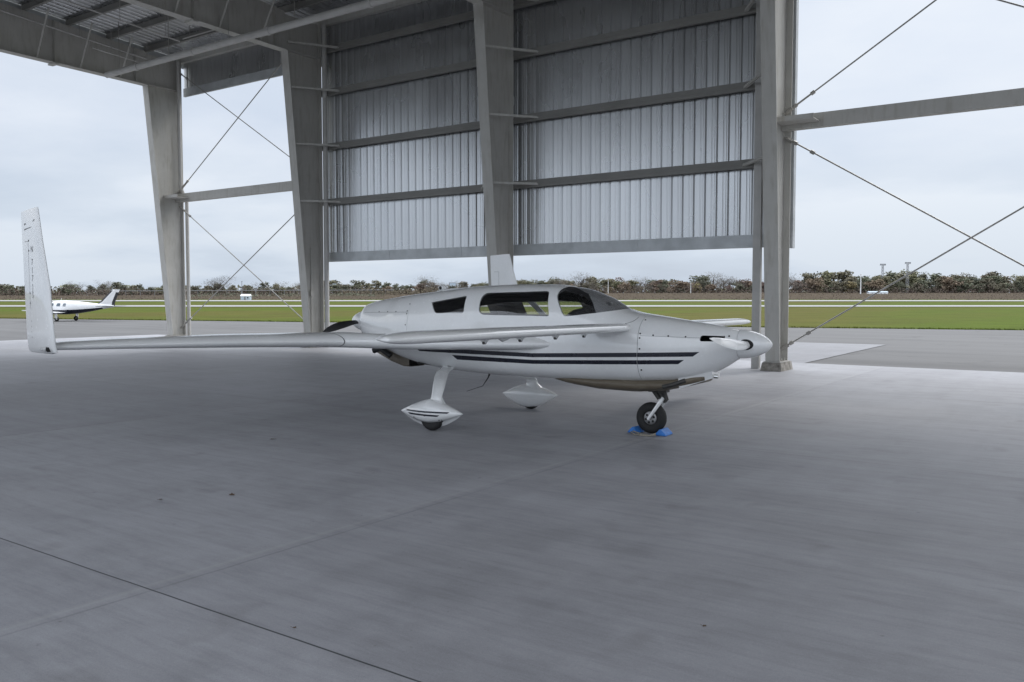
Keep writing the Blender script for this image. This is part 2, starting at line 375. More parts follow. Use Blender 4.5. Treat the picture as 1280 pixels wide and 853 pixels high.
# the sky texture runs at strength 0.1 (its multiplier above); the cloud deck carries its own brightness
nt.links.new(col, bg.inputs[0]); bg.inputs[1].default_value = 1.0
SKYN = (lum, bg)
sl = bpy.data.lights.new('sun', 'SUN'); sl.energy = 1.3; sl.angle = R(14); sl.color = (1, .965, .91)
so = bpy.data.objects.new('sun', sl); COL.objects.link(so)
sd = Vector((math.sin(SUN_AZ)*math.cos(SUN_EL), math.cos(SUN_AZ)*math.cos(SUN_EL), math.sin(SUN_EL)))
so.rotation_euler = sd.to_track_quat('Z', 'Y').to_euler(); so.location = (30, 60, 60)
scene.view_settings.view_transform = 'Standard'; scene.view_settings.look = 'None'; scene.view_settings.exposure = 0
scene.cycles.use_denoising = True
scene.cycles.max_bounces = 12; scene.cycles.diffuse_bounces = 6; scene.cycles.transparent_max_bounces = 24
scene.cycles.sample_clamp_indirect = 6

# ------------------------------------------------------------------ ground
def hz(lat, dep):
    t = min(1, max(0, (dep - 430)/190)); s = t*t*(3-2*t)
    top = 2.6 + 1.9*min(1, max(0, (lat + 320)/420))
    return s*top
lats = [-2500, -1500, -900, -650] + list(range(-540, 541, 30)) + [650, 900, 1500, 2500]
deps = [-120, 0, 60, 150, 260, 380, 430, 460, 490, 520, 550, 580, 620, 700, 900, 1400, 2600, 4200]
gv = [tuple(view(a, d, hz(a, d) - .06)) for d in deps for a in lats]
nl = len(lats)
gf = [(i*nl+j, i*nl+j+1, (i+1)*nl+j+1, (i+1)*nl+j) for i in range(len(deps)-1) for j in range(nl-1)]
me = bpy.data.meshes.new('ground'); me.from_pydata(gv, [], gf); me.shade_smooth()
tag(link('ground', me, M['grass']), kind='structure')
def sheet(name, pts, z, mat, kind='structure'):
    me = bpy.data.meshes.new(name); me.from_pydata([(p[0], p[1], z) for p in pts], [], [tuple(range(len(pts)))])
    if me.polygons[0].normal.z < 0: me.flip_normals()
    o = link(name, me, mat); tag(o, kind=kind); return o
GE = [(-260, 128), (-90, 82), (-41, 69.5), (-12, 59), (0, 55.5), (16, 49.0), (27, 45.2), (60, 35), (140, 12)]
ap = [view(a, d) for a, d in GE] + [view(160, -60), view(-260, -60)]
sheet('apron', ap, -.035, M['asphalt'])
FX0, FX1, FY0, FY1 = -36.0, 34.0, -12.0, 22.75
mb = MB(); mb.box(FX0, FX1, FY0, FY1, -.3, 0)
tag(mb.build('hangar_floor', M['floor']), kind='structure')
sheet('concrete_pad', [(-15.0, FY1+.004), (-6.75, FY1+.004), (-6.9, 33.6), (-15.0, 33.2)], -.022, M['pad'])
def strip(name, y0a, y0b, y1a, y1b, z):
    # a strip across the view, far and near edge given by depth at lat -1200 .. 1200
    q = []
    for i in range(13):
        a = -600 + 100*i; t = i/12; q.append(view(a*2, y0a + (y0b-y0a)*t))
    for i in range(12, -1, -1):
        a = -600 + 100*i; t = i/12; q.append(view(a*2, y1a + (y1b-y1a)*t))
    return sheet(name, q, z, M['runway'])
strip('taxiway', 148, 148, 172, 172, .02)
strip('runway', 318, 318, 420, 420, .04)

# grass tufts along the near edge of the field
V = []; Fq = []; k = 0
for (a0, d0), (a1, d1) in zip(GE[1:-1], GE[2:]):
    L = math.hypot(a1-a0, d1-d0); nn = int(L*110)
    for _ in range(nn):
        t = rng.random(); off = abs(rng.normal(0, .45)) - .08
        p = view(a0 + (a1-a0)*t, d0 + (d1-d0)*t + off, -.06)
        h = rng.uniform(.05, .13); wd = rng.uniform(.02, .05); an = rng.uniform(0, PI)
        dx, dy = math.cos(an)*wd, math.sin(an)*wd; lx, ly = rng.normal(0, .04, 2)
        V += [(p.x-dx, p.y-dy, p.z), (p.x+dx, p.y+dy, p.z), (p.x+lx, p.y+ly, p.z+h)]; Fq.append((k, k+1, k+2)); k += 3
tag(link('grass', np_mesh('grass', V, Fq), M['grass']), 'fringe of short grass along the asphalt edge', 'grass', kind='stuff')

# ------------------------------------------------------------------ hangar
LX = {'A': -30.58, 'B': -22.58, 'C': -14.58, 'D': -6.57, 'E': 1.43, 'F': 9.43}
VO = 20.50                       # outer face of the columns
KNEE = 9.80
def vin(z): return 19.93 - .09*z          # inner flange of the tapered columns
RIDGE, VB = 8.5, -4.0
def rooflow(v): return 10.95 + (20.7 - v)/13.0 if v > RIDGE else 10.95 + (20.7-RIDGE)/13 - (RIDGE - v)/13.0   # top of rafters
def rafbot(v): return KNEE + (19 - v)*.021 if v > RIDGE else KNEE + (19-RIDGE)*.021 - (RIDGE-v)*.021
H = empty('open_hangar', (LX['C'], VO, 0), label='open-sided grey steel hangar with corrugated metal siding above the airplane', cat='hangar')
HO = Vector((LX['C'], VO, 0))
def hp(mb, name, mat, smooth=None, parent=None):
    o = mb.build(name, mat, None, smooth); o.parent = parent or H; o.matrix_parent_inverse = Matrix.Translation(-HO); return o
def sub(mb, name, mat, parent, smooth=None):
    o = mb.build(name, mat, None, smooth); o.parent = parent
    return o     # parent sits at H's frame with inverse; keep same numbers
FW = .17      # half flange width
for nme, u in LX.items():
    mb = MB(); T = .025
    zt = rooflow(VO) + .05
    zb = .22
    # inner flange (tapering), outer flange, web
    mb.hexa([(u-FW, vin(zb), zb), (u+FW, vin(zb), zb), (u+FW, vin(zb)+T, zb), (u-FW, vin(zb)+T, zb)],
            [(u-FW, vin(KNEE), KNEE), (u+FW, vin(KNEE), KNEE), (u+FW, vin(KNEE)+T, KNEE), (u-FW, vin(KNEE)+T, KNEE)])
    mb.box(u-FW, u+FW, VO-T, VO, zb, zt)
    mb.hexa([(u-.012, vin(zb)+T, zb), (u+.012, vin(zb)+T, zb), (u+.012, VO-T, zb), (u-.012, VO-T, zb)],
            [(u-.012, vin(KNEE)+T, KNEE), (u+.012, vin(KNEE)+T, KNEE), (u+.012, VO-T, KNEE), (u-.012, VO-T, KNEE)])
    mb.box(u-.012, u+.012, vin(KNEE)+T, VO-T, KNEE+.028, zt-.03)          # knee panel
    mb.box(u-FW, u+FW, vin(KNEE)-.03, VO-T-.003, KNEE+.002, KNEE+.026)    # knee stiffener
    mb.box(u-FW-.03, u+FW+.03, vin(zb)-.05, VO+.04, zb-.022, zb-.001)     # base plate
    for dv in (.1, .3):
        for du in (-.14, .14):
            mb.tube([(u+du, vin(0)+dv+.1, zb), (u+du, vin(0)+dv+.1, zb+.07)], .016, 6)
    c = hp(mb, 'column', M['steel'])
    mb = MB(); e = .25
    mb.hexa([(u-e, 19.78, 0), (u+e, 19.78, 0), (u+e, 20.66, 0), (u-e, 20.66, 0)],
            [(u-e+.03, 19.82, zb-.024), (u+e-.03, 19.82, zb-.024), (u+e-.03, 20.62, zb-.024), (u-e+.03, 20.62, zb-.024)])
    fo = mb.build('footing', M['footing']); fo.parent = c
    # rafter
    mb = MB(); vs = list(np.arange(vin(KNEE)+.024, RIDGE+.1, -2.0)) + [RIDGE]
    for v0, v1 in zip(vs[:-1], vs[1:]):
        mb.hexa([(u-.012, v1, rafbot(v1)+.02), (u+.012, v1, rafbot(v1)+.02), (u+.012, v0, rafbot(v0)+.02), (u-.012, v0, rafbot(v0)+.02)],
                [(u-.012, v1, rooflow(v1)), (u+.012, v1, rooflow(v1)), (u+.012, v0, rooflow(v0)), (u-.012, v0, rooflow(v0))])
        mb.hexa([(u-FW, v1, rafbot(v1)-.005), (u+FW, v1, rafbot(v1)-.005), (u+FW, v0, rafbot(v0)-.005), (u-FW, v0, rafbot(v0)-.005)],
                [(u-FW, v1, rafbot(v1)+.018), (u+FW, v1, rafbot(v1)+.018), (u+FW, v0, rafbot(v0)+.018), (u-FW, v0, rafbot(v0)+.018)])
    # other slope
    mb.hexa([(u-.012, VB, rafbot(VB)+.02), (u+.012, VB, rafbot(VB)+.02), (u+.012, RIDGE-.004, rafbot(RIDGE)+.02), (u-.012, RIDGE-.004, rafbot(RIDGE)+.02)],
            [(u-.012, VB, rooflow(VB)), (u+.012, VB, rooflow(VB)), (u+.012, RIDGE-.004, rooflow(RIDGE)), (u-.012, RIDGE-.004, rooflow(RIDGE))])
    mb.hexa([(u-FW, VB, rafbot(VB)-.005), (u+FW, VB, rafbot(VB)-.005), (u+FW, RIDGE-.004, rafbot(RIDGE)-.005), (u-FW, RIDGE-.004, rafbot(RIDGE)-.005)],
            [(u-FW, VB, rafbot(VB)+.018), (u+FW, VB, rafbot(VB)+.018), (u+FW, RIDGE-.004, rafbot(RIDGE)+.018), (u-FW, RIDGE-.004, rafbot(RIDGE)+.018)])
    for v in (18.62, 15.6, 11.6, 7.6):       # stiffeners
        mb.box(u+.014, u+FW-.02, v-.008, v+.008, rafbot(v)+.02, rooflow(v)-.02)
    v = 15.6
    mb.box(u-.22, u+.22, v-.09, v+.09, rafbot(v)-.06, rafbot(v)-.008)
    rf = hp(mb, 'rafter', M['steel'])
    if nme in 'ABC':
        for v in (18.0, 16.5, 15.0, 13.5, 12.0):
            mb = MB(); p0 = Vector((u+.1, v, rafbot(v)+.03)); p1 = Vector((u+.95, v, rooflow(v)+.02))
            mb.tube([p0, p1], .035, 4); br = mb.build('flange_brace', M['steel']); br.parent = rf
# purlins along the building and the roof sheet
UA, UE = LX['A'] - .25, LX['F'] + .3
for v in list(np.arange(19.2, RIDGE, -1.5)) + list(np.arange(7.6, VB, -1.5)):
    z = rooflow(v); mb = MB()
    mb.box(UA, UE, v-.01, v+.01, z+.002, z+.24); mb.box(UA, UE, v-.085, v-.011, z+.002, z+.014); mb.box(UA, UE, v+.011, v+.085, z+.226, z+.238)
    hp(mb, 'purlin', M['primer'])
mb = MB(); z = rooflow(20.55)          # eave strut
mb.box(UA, UE, VO+.02, VO+.21, z-.02, z+.24); hp(mb, 'eave_strut', M['steel'])
def ribs(L, per=.305):
    """profile of ribbed sheet along s: list (s, d)"""
    out = []; s = 0
    while s < L:
        for a, d in ((0, 0), (.075, 0), (.085, .008), (.105, .008), (.115, 0), (.155, 0), (.165, .008), (.185, .008), (.195, 0), (.205, 0), (.237, .034), (.262, .034), (.274, 0)):
            if s + a <= L: out.append((s + a, d))
        s += per
    out.append((L, 0)); return out
pr = ribs(UE - UA)
mb = MB(); vv = [21.15, 20.0, RIDGE, VB-.4]; zz = [rooflow(q)+.245 for q in vv]
mb.loft([[(UA + s, v, z + d) for s, d in pr] for v, z in zip(vv, zz)], cap=False, closed=False)
hp(mb, 'roof_sheet', M['galv'])
mb = MB()
for v0, v1 in ((21.2, RIDGE), (RIDGE, VB-.4)): mb.hexa([(UA-.04, v1, rooflow(v1)-.10), (UA-.004, v1, rooflow(v1)-.10), (UA-.004, v0, rooflow(v0)-.10), (UA-.04, v0, rooflow(v0)-.10)], [(UA-.04, v1, rooflow(v1)+.36), (UA-.004, v1, rooflow(v1)+.36), (UA-.004, v0, rooflow(v0)+.36), (UA-.04, v0, rooflow(v0)+.36)])
hp(mb, 'rake_trim', M['flash'])
mb = MB(); mb.box(UA, UE, 21.10, 21.24, rooflow(21.2)+.05, rooflow(21.2)+.24); hp(mb, 'gutter', M['flash'])
# girts and siding of bays B-C, C-D; top strip of A-B
GZ = [4.864, 6.736, 8.565, 9.995]
G0, G1 = VO+.01, VO+.20
for (a, bb) in (('B', 'C'), ('C', 'D')):
    for z in GZ:
        mb = MB(); u0, u1 = LX[a]+.02, LX[bb]-.02
        mb.box(u0, u1, G0+.014, G1, z+.20, z+.212); mb.box(u0, u1, G0, G0+.012, z, z+.212)
        mb.box(u0, u1, G0+.014, G0+.10, z, z+.012); mb.box(u0, u1, G0-.022, G0-.003, z+.085, z+.125)
        g = hp(mb, 'girt', M['primer'])
        for (uc, sgn) in ((LX[a], 1), (LX[bb], -1)):
            if z > 9.9 and uc == LX['D']: continue
            m2 = MB(); zc = z + .05
            m2.hexa([(uc+sgn*.10, vin(z)+.05, zc), (uc+sgn*.16, vin(z)+.05, zc), (uc+sgn*1.02, G0+.0, zc), (uc+sgn*.92, G0+.0, zc)],
                    [(uc+sgn*.10, vin(z)+.05, zc+.06), (uc+sgn*.16, vin(z)+.05, zc+.06), (uc+sgn*1.02, G0+.0, zc+.06), (uc+sgn*.92, G0+.0, zc+.06)])
            o = m2.build('brace', M['steel']); o.parent = g
def siding(u0, u1, z0, z1, v=VO+.23):
    mb = MB(); pr = ribs(u1-u0)
    mb.loft([[(u0 + s, v + d, z) for s, d in pr] for z in (z0, z1)], cap=False, closed=False)
    hp(mb, 'siding', M['galv'])
    mb = MB(); mb.box(u0, u1, v-.035, v-.004, z0-.02, z0+.26); mb.box(u0, u1, v-.033, v+.05, z0-.06, z0-.022)
    for k in range(1, int((u1-u0)/3.0)): mb.box(u0+k*3.0-.005, u0+k*3.0+.08, v-.042, v-.036, z0-.02, z0+.26)
    hp(mb, 'siding_flashing', M['flash'])
siding(LX['B']+.0, LX['D']+.11, 3.0, 11.1)
siding(LX['A']+.0, LX['B']-.004, 9.72, 11.1)
mb = MB(); mb.box(LX['D']+.114, LX['D']+.19, VO+.16, VO+.33, 2.9, 11.1); hp(mb, 'corner_trim', M['flash'])
# struts and rod bracing of the two open bays
def strut(u0, u1, z):
    mb = MB(); mb.box(u0+.02, u1-.02, 20.24, 20.26, z-.16, z+.16); mb.box(u0+.02, u1-.02, 20.262, 20.44, z+.142, z+.16); mb.box(u0+.02, u1-.02, 20.262, 20.44, z-.16, z-.142)
    s = hp(mb, 'strut', M['steel'])
    m2 = MB(); m2.box(u0+.02, u0+.9, vin(z)+.3, 20.235, z-.05, z-.03); m2.box(u0+.02, u0+.9, vin(z)+.3, vin(z)+.32, z-.028, z+.06)
    o = m2.build('strut_bracket', M['steel']); o.parent = s
strut(LX['A'], LX['B'], 5.62); strut(LX['D'], LX['E'], 5.78); strut(LX['E'], LX['F'], 5.78)
def rod(p0, p1):
    p0, p1 = Vector(p0), Vector(p1); mb = MB(); mb.tube([p0, p1], .018, 8)
    r = hp(mb, 'brace_rod', M['rod']); d = (p1-p0).normalized()
    for q, s in ((p0, 1), (p1, -1)):
        m2 = MB(); a = q + d*s*.28; bq = q + d*s*.75; off = Vector((0, .035, 0))
        for k in (-1, 1): m2.tube([a+off*k, bq+off*k], .011, 5)
        for e in (a, bq): m2.tube([e-d*.05, e+d*.05], .045, 8)
        m2.tube([q, q + d*s*.2], .05, 4)
        o = m2.build('turnbuckle', M['rod']); o.parent = r
for a, bb, zs in (('A', 'B', 5.5), ('D', 'E', 5.68)):
    u0, u1 = LX[a]+.06, LX[bb]-.06
    rod((u0, 20.35, .5), (u1, 20.35, zs-.25)); rod((u0, 20.40, zs-.2), (u1, 20.40, .5))
    rod((u0, 20.35, zs+.35), (u1, 20.35, 11.0)); rod((u0, 20.40, 10.0 if a != 'A' else 10.6), (u1, 20.40, zs+.35))
# pipes
mb = MB(); mb.tube([(-29.2, 16.75, 9.50), (9.6, 16.75, 9.50)], .105, 14)
for u in (-27.3, -24.2, -20.5, -16.4): mb.tube([(u-.06, 16.75, 9.5), (u+.06, 16.75, 9.5)], .125, 14)
p = hp(mb, 'fire_main_pipe', M['pipe'], 40)
for u in (-28.4, -25.5, -22.4, -19.4, -16.4):
    m2 = MB(); m2.tube([(u, 16.75, 9.6), (u, 16.75, 11.2)], .012, 5); o = m2.build('pipe_hanger', M['rod']); o.parent = p
for (pts, r_) in (([(-30.3, 19.0, 10.72), (-30.3, 12.5, 11.25)], .035), ([(-24.4, 18.8, 10.6), (-24.4, 11.0, 11.3)], .035), ([(-27.0, 18.3, 10.75), (-23.0, 18.3, 10.75)], .02),
                  ([(-29.8, 18.9, 10.35), (-29.8, 16.6, 10.5)], .022), ([(-26.6, 17.9, 10.5), (-26.6, 12.5, 10.9)], .028)):
    mb = MB(); mb.tube(pts, r_, 8)
    c = hp(mb, 'conduit', M['pipe'], 40)
    d = Vector(pts[1]) - Vector(pts[0])
    for t in (.1, .4, .7):
        q = Vector(pts[0]) + d*t; m2 = MB(); m2.tube([q, (q.x, q.y, rooflow(q.y)+.1)], .01, 4); o = m2.build('conduit_hanger', M['rod']); o.parent = c
# downspouts beside columns
def downspout(pts, r_, sq=False):
    mb = MB(); mb.tube(pts, r_, 4 if sq else 12); hp(mb, 'downspout', M['pipe'], 40)
downspout([(LX['A']+.28, 20.3, 10.9), (LX['A']+.28, 20.3, 6.05), (LX['A']+.22, 20.45, 5.8), (LX['A']+.05, 20.72, 5.5), (LX['A']+.05, 20.72, .1)], .07)
downspout([(LX['B']+.40, 20.42, 10.9), (LX['B']+.40, 20.42, 0)], .085)
mb = MB(); mb.box(LX['D']-.66, LX['D']-.47, 20.32, 20.44, 0, 10.9); hp(mb, 'downspout', M['pipe'])
mb = MB(); mb.tube([(LX['B']+.03, 20.05, 3.4), (LX['B']+.03, 20.05, .3)], .015, 6); mb.box(LX['B']+.02, LX['B']+.09, 19.99, 20.11, 1.75, 1.95)
hp(mb, 'outlet_box', M['steel'])

# ------------------------------------------------------------------ the canard airplane
AP = empty('canard_airplane', (-7.328, 9.741, 0), (-.010, 0, .062), label='white push-pull canard airplane with upright winglets and navy side stripes, parked on the hangar floor', cat='airplane')
# fuselage stations: x, ztop, zbot, halfwidth, zc, exponent up, exponent low
ST = np.array([
 (-2.19,1.585,1.16,.20,1.37,2.0,2.2), (-2.165,1.615,1.11,.245,1.36,2.0,2.2), (-2.08,1.648,1.07,.285,1.34,2.0,2.2), (-1.9,1.685,1.00,.335,1.30,2.1,2.3), (-1.57,1.732,.885,.405,1.24,2.2,2.5), (-1.3,1.765,.81,.47,1.20,2.5,2.7), (-.96,1.80,.745,.515,1.16,2.6,2.9),
 (-.6,1.837,.70,.545,1.13,2.6,3.0), (-.11,1.883,.665,.57,1.10,2.6,3.1), (.56,1.908,.645,.58,1.09,2.6,3.2), (1.19,1.900,.64,.58,1.09,2.6,3.2), (1.55,1.862,.64,.575,1.09,2.6,3.2),
 (1.9,1.745,.64,.56,1.09,2.6,3.1), (2.2,1.582,.645,.54,1.09,2.6,3.0), (2.36,1.54,.65,.525,1.09,2.6,3.0), (2.55,1.512,.66,.505,1.09,2.6,2.9), (2.8,1.478,.675,.465,1.10,2.5,2.7), (3.05,1.442,.705,.41,1.11,2.4,2.5), (3.3,1.405,.79,.335,1.13,2.25,2.3), (3.5,1.372,.895,.25,1.155,2.1,2.1), (3.655,1.34,1.002,.172,1.170,2,2)])
def pchip(xs, ys, x):
    d = np.diff(ys)/np.diff(xs); m = np.zeros(len(xs))
    for i in range(1, len(xs)-1):
        if d[i-1]*d[i] > 0:
            w1 = 2*(xs[i+1]-xs[i])+(xs[i]-xs[i-1]); w2 = (xs[i+1]-xs[i])+2*(xs[i]-xs[i-1]); m[i] = (w1+w2)/(w1/d[i-1]+w2/d[i])
    m[0], m[-1] = d[0], d[-1]
    i = min(max(int(np.searchsorted(xs, x))-1, 0), len(xs)-2); h = xs[i+1]-xs[i]; t = (x-xs[i])/h
    return (1+2*t)*(1-t)**2*ys[i] + t*(1-t)**2*h*m[i] + t*t*(3-2*t)*ys[i+1] + t*t*(t-1)*h*m[i+1]
def params(x): return [pchip(ST[:, 0], ST[:, k], x) for k in range(1, 7)]
NS = 80
def section(x, off=0.0):
    zt, zb, w_, zc, nu, nlw = params(x); out = []
    for k in range(NS):
        t = 2*PI*k/NS; c, s = math.cos(t), math.sin(t); n = nu if s >= 0 else nlw; h = (zt-zc) if s >= 0 else (zc-zb)
        out.append((x, (w_+off)*math.copysign(abs(c)**(2/n), c), zc + (h+off)*math.copysign(abs(s)**(2/n), s)))
    return out
def halfwidth(x, z):
    zt, zb, w_, zc, nu, nlw = params(x); n = nu if z >= zc else nlw; h = (zt-zc) if z >= zc else (zc-zb)
    q = 1 - abs((z-zc)/h)**n; return w_*max(q, 0)**(1/n)
def shell(x0, x1, o_out, o_in, step=.045, mi_in=1):
    xs = np.linspace(x0, x1, max(3, int((x1-x0)/step)+1)); N = len(xs)
    m = MB(); a = [section(x, o_out) for x in xs]; bb = [section(x, o_in) for x in xs]
    m.loft(a, cap=False); m.loft([q[::-1] for q in bb], cap=False, mi=mi_in)
    # ring caps
    n = NS; B = N*n
    for i in (0, N-1):
        for k in range(n):
            k2 = (k+1) % n
            m.f.append((i*n+k, i*n+k2, B+i*n+(n-1-k2), B+i*n+(n-1-k))); m.m.append(0)
    return m.mesh('shell')
W1 = round_poly([(-.65,1.655), (-.055,1.748), (-.025,1.508), (-.53,1.502)], [.02,.03,.04,.04])
W2 = round_poly([(.19,1.785), (1.225,1.81), (1.325,1.482), (.225,1.490)], [.10,.05,.03,.10])
WS = round_poly([(1.33,1.79), (1.42,2.02), (2.6,2.05), (2.27,1.602), (2.15,1.564), (1.95,1.530), (1.53,1.478)], [.10,0,0,0,0,0,.06])
cut = [prism_y(W1, -1, 0), prism_y(W1, 0.001, 1), prism_y(W2, -1, 0), prism_y(W2, 0.001, 1), prism_y(WS, -1, 1)]
hull = shell(-1.036, 2.532, 0, -.028)
for c in cut: c.materials.append(M['seal'])
hull.materials.append(M['white']); hull.materials.append(M['dark'])
fz = boolean(hull, cut, 'DIFFERENCE')
fus = link('fuselage', fz, None, AP, 35)
def pane(poly, y0, y1, mat, name, x0=-1.03, x1=2.53, oo=-.008, oi=-.013, parent=None, label=None):
    pm = boolean(shell(x0, x1, oo, oi, mi_in=0), [prism_y(poly, y0, y1)], 'INTERSECT')
    o = link(name, pm, mat, parent or AP, 35)
    if label: o['label'] = label
    return o
for y0, y1 in ((-1, -.001), (.001, 1)):
    pane(W1, y0, y1, M['glass'], 'side_window', label='dark tapered rear quarter window'); pane(W2, y0, y1, M['glass'], 'side_window')
SIDE3 = [(1.34,1.77), (1.40,1.83), (1.58,1.79), (1.71,1.75), (1.84,1.66), (1.95,1.528), (1.53,1.478)]
FRONT = [(1.50,2.02), (2.6,2.05), (2.27,1.602), (2.15,1.564), (1.95,1.530), (1.86,1.66), (1.74,1.77), (1.62,1.82), (1.45,1.87)]
for y0, y1 in ((-1, -.001), (.001, 1)): pane(SIDE3, y0, y1, M['glass'], 'side_window', label='front side window ahead of the door pillar')
pane(FRONT, -1, 1, M['wsglass'], 'windshield')
# dark frame arch between side glass and windshield (both sides + roof bow)
ARCH = [(1.33,1.74), (1.42,1.775), (1.58,1.765), (1.71,1.735), (1.82,1.655), (1.91,1.525), (2.05,1.54), (1.985,1.66), (1.885,1.77), (1.77,1.85), (1.60,1.92), (1.42,1.93), (1.31,1.82)]
ARCH = round_poly(ARCH, .03)
for y0, y1 in ((-1, -.001), (.001, 1)):
    pane(ARCH, y0, y1, M['seal'], 'windshield_frame', oo=-.0145, oi=-.045)
# paint stripes (two a side), thin film 1.5 mm proud of the skin
S1 = [(-.88,1.022), (-.80,.962), (1.1,.948), (3.19,1.022), (3.265,1.078), (1.1,1.000)]
S2 = [(-.20,.930), (-.12,.868), (1.1,.860), (3.02,.926), (3.09,.978), (1.1,.912)]
for S in (S1, S2):
    for y0, y1 in ((-1, -.001), (.001, 1)):
        pane(S, y0, y1, M['stripe'], 'stripe', x0=-1.033, x1=2.53, oo=.0022, oi=-.002)
        pane(S, y0, y1, M['stripe'], 'stripe', x0=2.536, x1=3.6, oo=.0022, oi=-.002)
# nose cowling and rear cowling with real gaps at the seams
slot = round_poly([(3.27,1.275), (3.53,1.268), (3.53,1.205), (3.26,1.205)], .028)
sl_cut = [prism_y(slot, -1, -.02), prism_y(slot, .02, 1)]
nm = shell(2.538, 3.650, 0, -.03)
nm.materials.append(M['white']); nm.materials.append(M['dark'])
for c in sl_cut: c.materials.append(M['dark'])
cow = link('nose_cowling', boolean(nm, sl_cut, 'DIFFERENCE'), None, AP, 35)
mb = MB(); mb.loft([section(x, -.005) for x in (2.529, 2.541)], cap=True); mb.build('cowling_seam', M['seam'], AP)
mb = MB(); mb.loft([section(-1.033-.0, -.005), section(-1.043, -.005)], cap=True); mb.build('cowling_seam', M['seam'], AP)
rm = shell(-2.19, -1.040, 0, -.03); rm.materials.append(M['white']); rm.materials.append(M['dark'])
rcow = link('rear_cowling', rm, None, AP, 35)
mb = MB(); mb.loft([section(-2.10, -.031), section(-2.13, -.031)]); mb.build('rear_baffle', M['dark'], rcow)
mb = MB(); mb.box(3.0, 3.605, -.012, .012, 1.0, 1.33); mb.loft([section(3.608, -.031), section(3.615, -.031)]); mb.build('dark_backing', M['dark'], cow)  # dark sheet added inside the cowl so the inlet slots read black
# horizontal cowl split lines
for (poly, x0, x1, par) in (([(2.56,1.262), (3.28,1.246), (3.28,1.243), (2.56,1.259)], 2.54, 3.6, cow), ([(-2.05,1.5), (-1.05,1.515), (-1.05,1.511), (-2.05,1.496)], -2.1, -1.05, rcow)):
    for y0, y1 in ((-1, -.001), (.001, 1)): pane(poly, y0, y1, M['seam'], 'split_line', x0=x0, x1=x1, oo=.0012, oi=-.003, parent=par)
def fastener(x, z, par, r=.011, side=-1):
    y = side*(halfwidth(x, z)+.0015); m_ = MB(); nrm = Vector((0, side, 0))
    # local surface normal
    e = .02; hy = halfwidth
    nrm = Vector((-(hy(x+e, z)-hy(x-e, z))/(2*e), 1, -(hy(x, z+e)-hy(x, z-e))/(2*e))).normalized(); nrm.y *= side
    p = Vector((x, y, z)); m_.tube([p - nrm*.004, p + nrm*.003], r, 8); m_.build('fastener', M['dkmetal'], par)
for x, z in ((2.565,1.45), (2.56,1.285), (2.56,1.232), (2.72,1.268), (2.90,1.262), (3.10,1.255), (2.565,1.10), (2.575,.84), (3.52,1.262), (3.57,1.27)): fastener(x, z, cow)
for x, z in ((-1.065,1.53), (-1.065,1.49), (-1.065,1.33), (-1.06,1.63), (-1.3,1.517), (-1.5,1.515), (-1.7,1.512)): fastener(x, z, rcow, .009)
# roof edge nick: small cabin step line near windshield base
# chin fairing with nose gear well
mb = MB(); secs = []
for i in range(29):
    t = i/28; x = 1.15 + 2.12*t
    bz = np.interp(x, [1.15,1.45,1.9,2.4,2.75,3.0,3.27], [.66,.60,.545,.535,.565,.625,.70]); wd = np.interp(x, [1.15,1.6,2.2,2.8,3.1,3.27], [.30,.40,.40,.34,.25,.17])
    topz = .74 if x < 2.9 else .74 + (x-2.9)*.25
    secs.append([(x, wd*math.copysign(abs(math.cos(a))**.7, math.cos(a)), topz - (topz-bz)*(.5-.5*math.sin(a)) if math.sin(a) > 0 else topz-(topz-bz)*(.5+.5*abs(math.sin(a))**.8)) for a in [2*PI*k/36 for k in range(36)]])
mb.loft(secs); mb.build('belly_fairing', M['tan'], AP, 40)
# white ramp and dark exhaust slot under the nose
mb = MB()
mb.hexa([(2.98,-.24,.615), (2.98,.24,.615), (3.36,.12,.755), (3.36,-.12,.755)], [(2.98,-.28,.74), (2.98,.28,.74), (3.36,.17,.84), (3.36,-.17,.84)])
mb.build('cooling_ramp', M['white'], AP)
for s in (-1, 1):
    mb = MB(); mb.tube([(3.06, s*.25, .72), (2.90, s*.315, .66), (2.80, s*.33, .635)], .028, 10); mb.build('exhaust_stack', M['dkmetal'], AP, 40)
mb = MB(); mb.lathe([(0, .026), (.05, .026), (.05, .018)], 'x', (3.37, -.10, .775), 14, cap=True); mb.build('landing_light', M['chrome'], AP, 40)
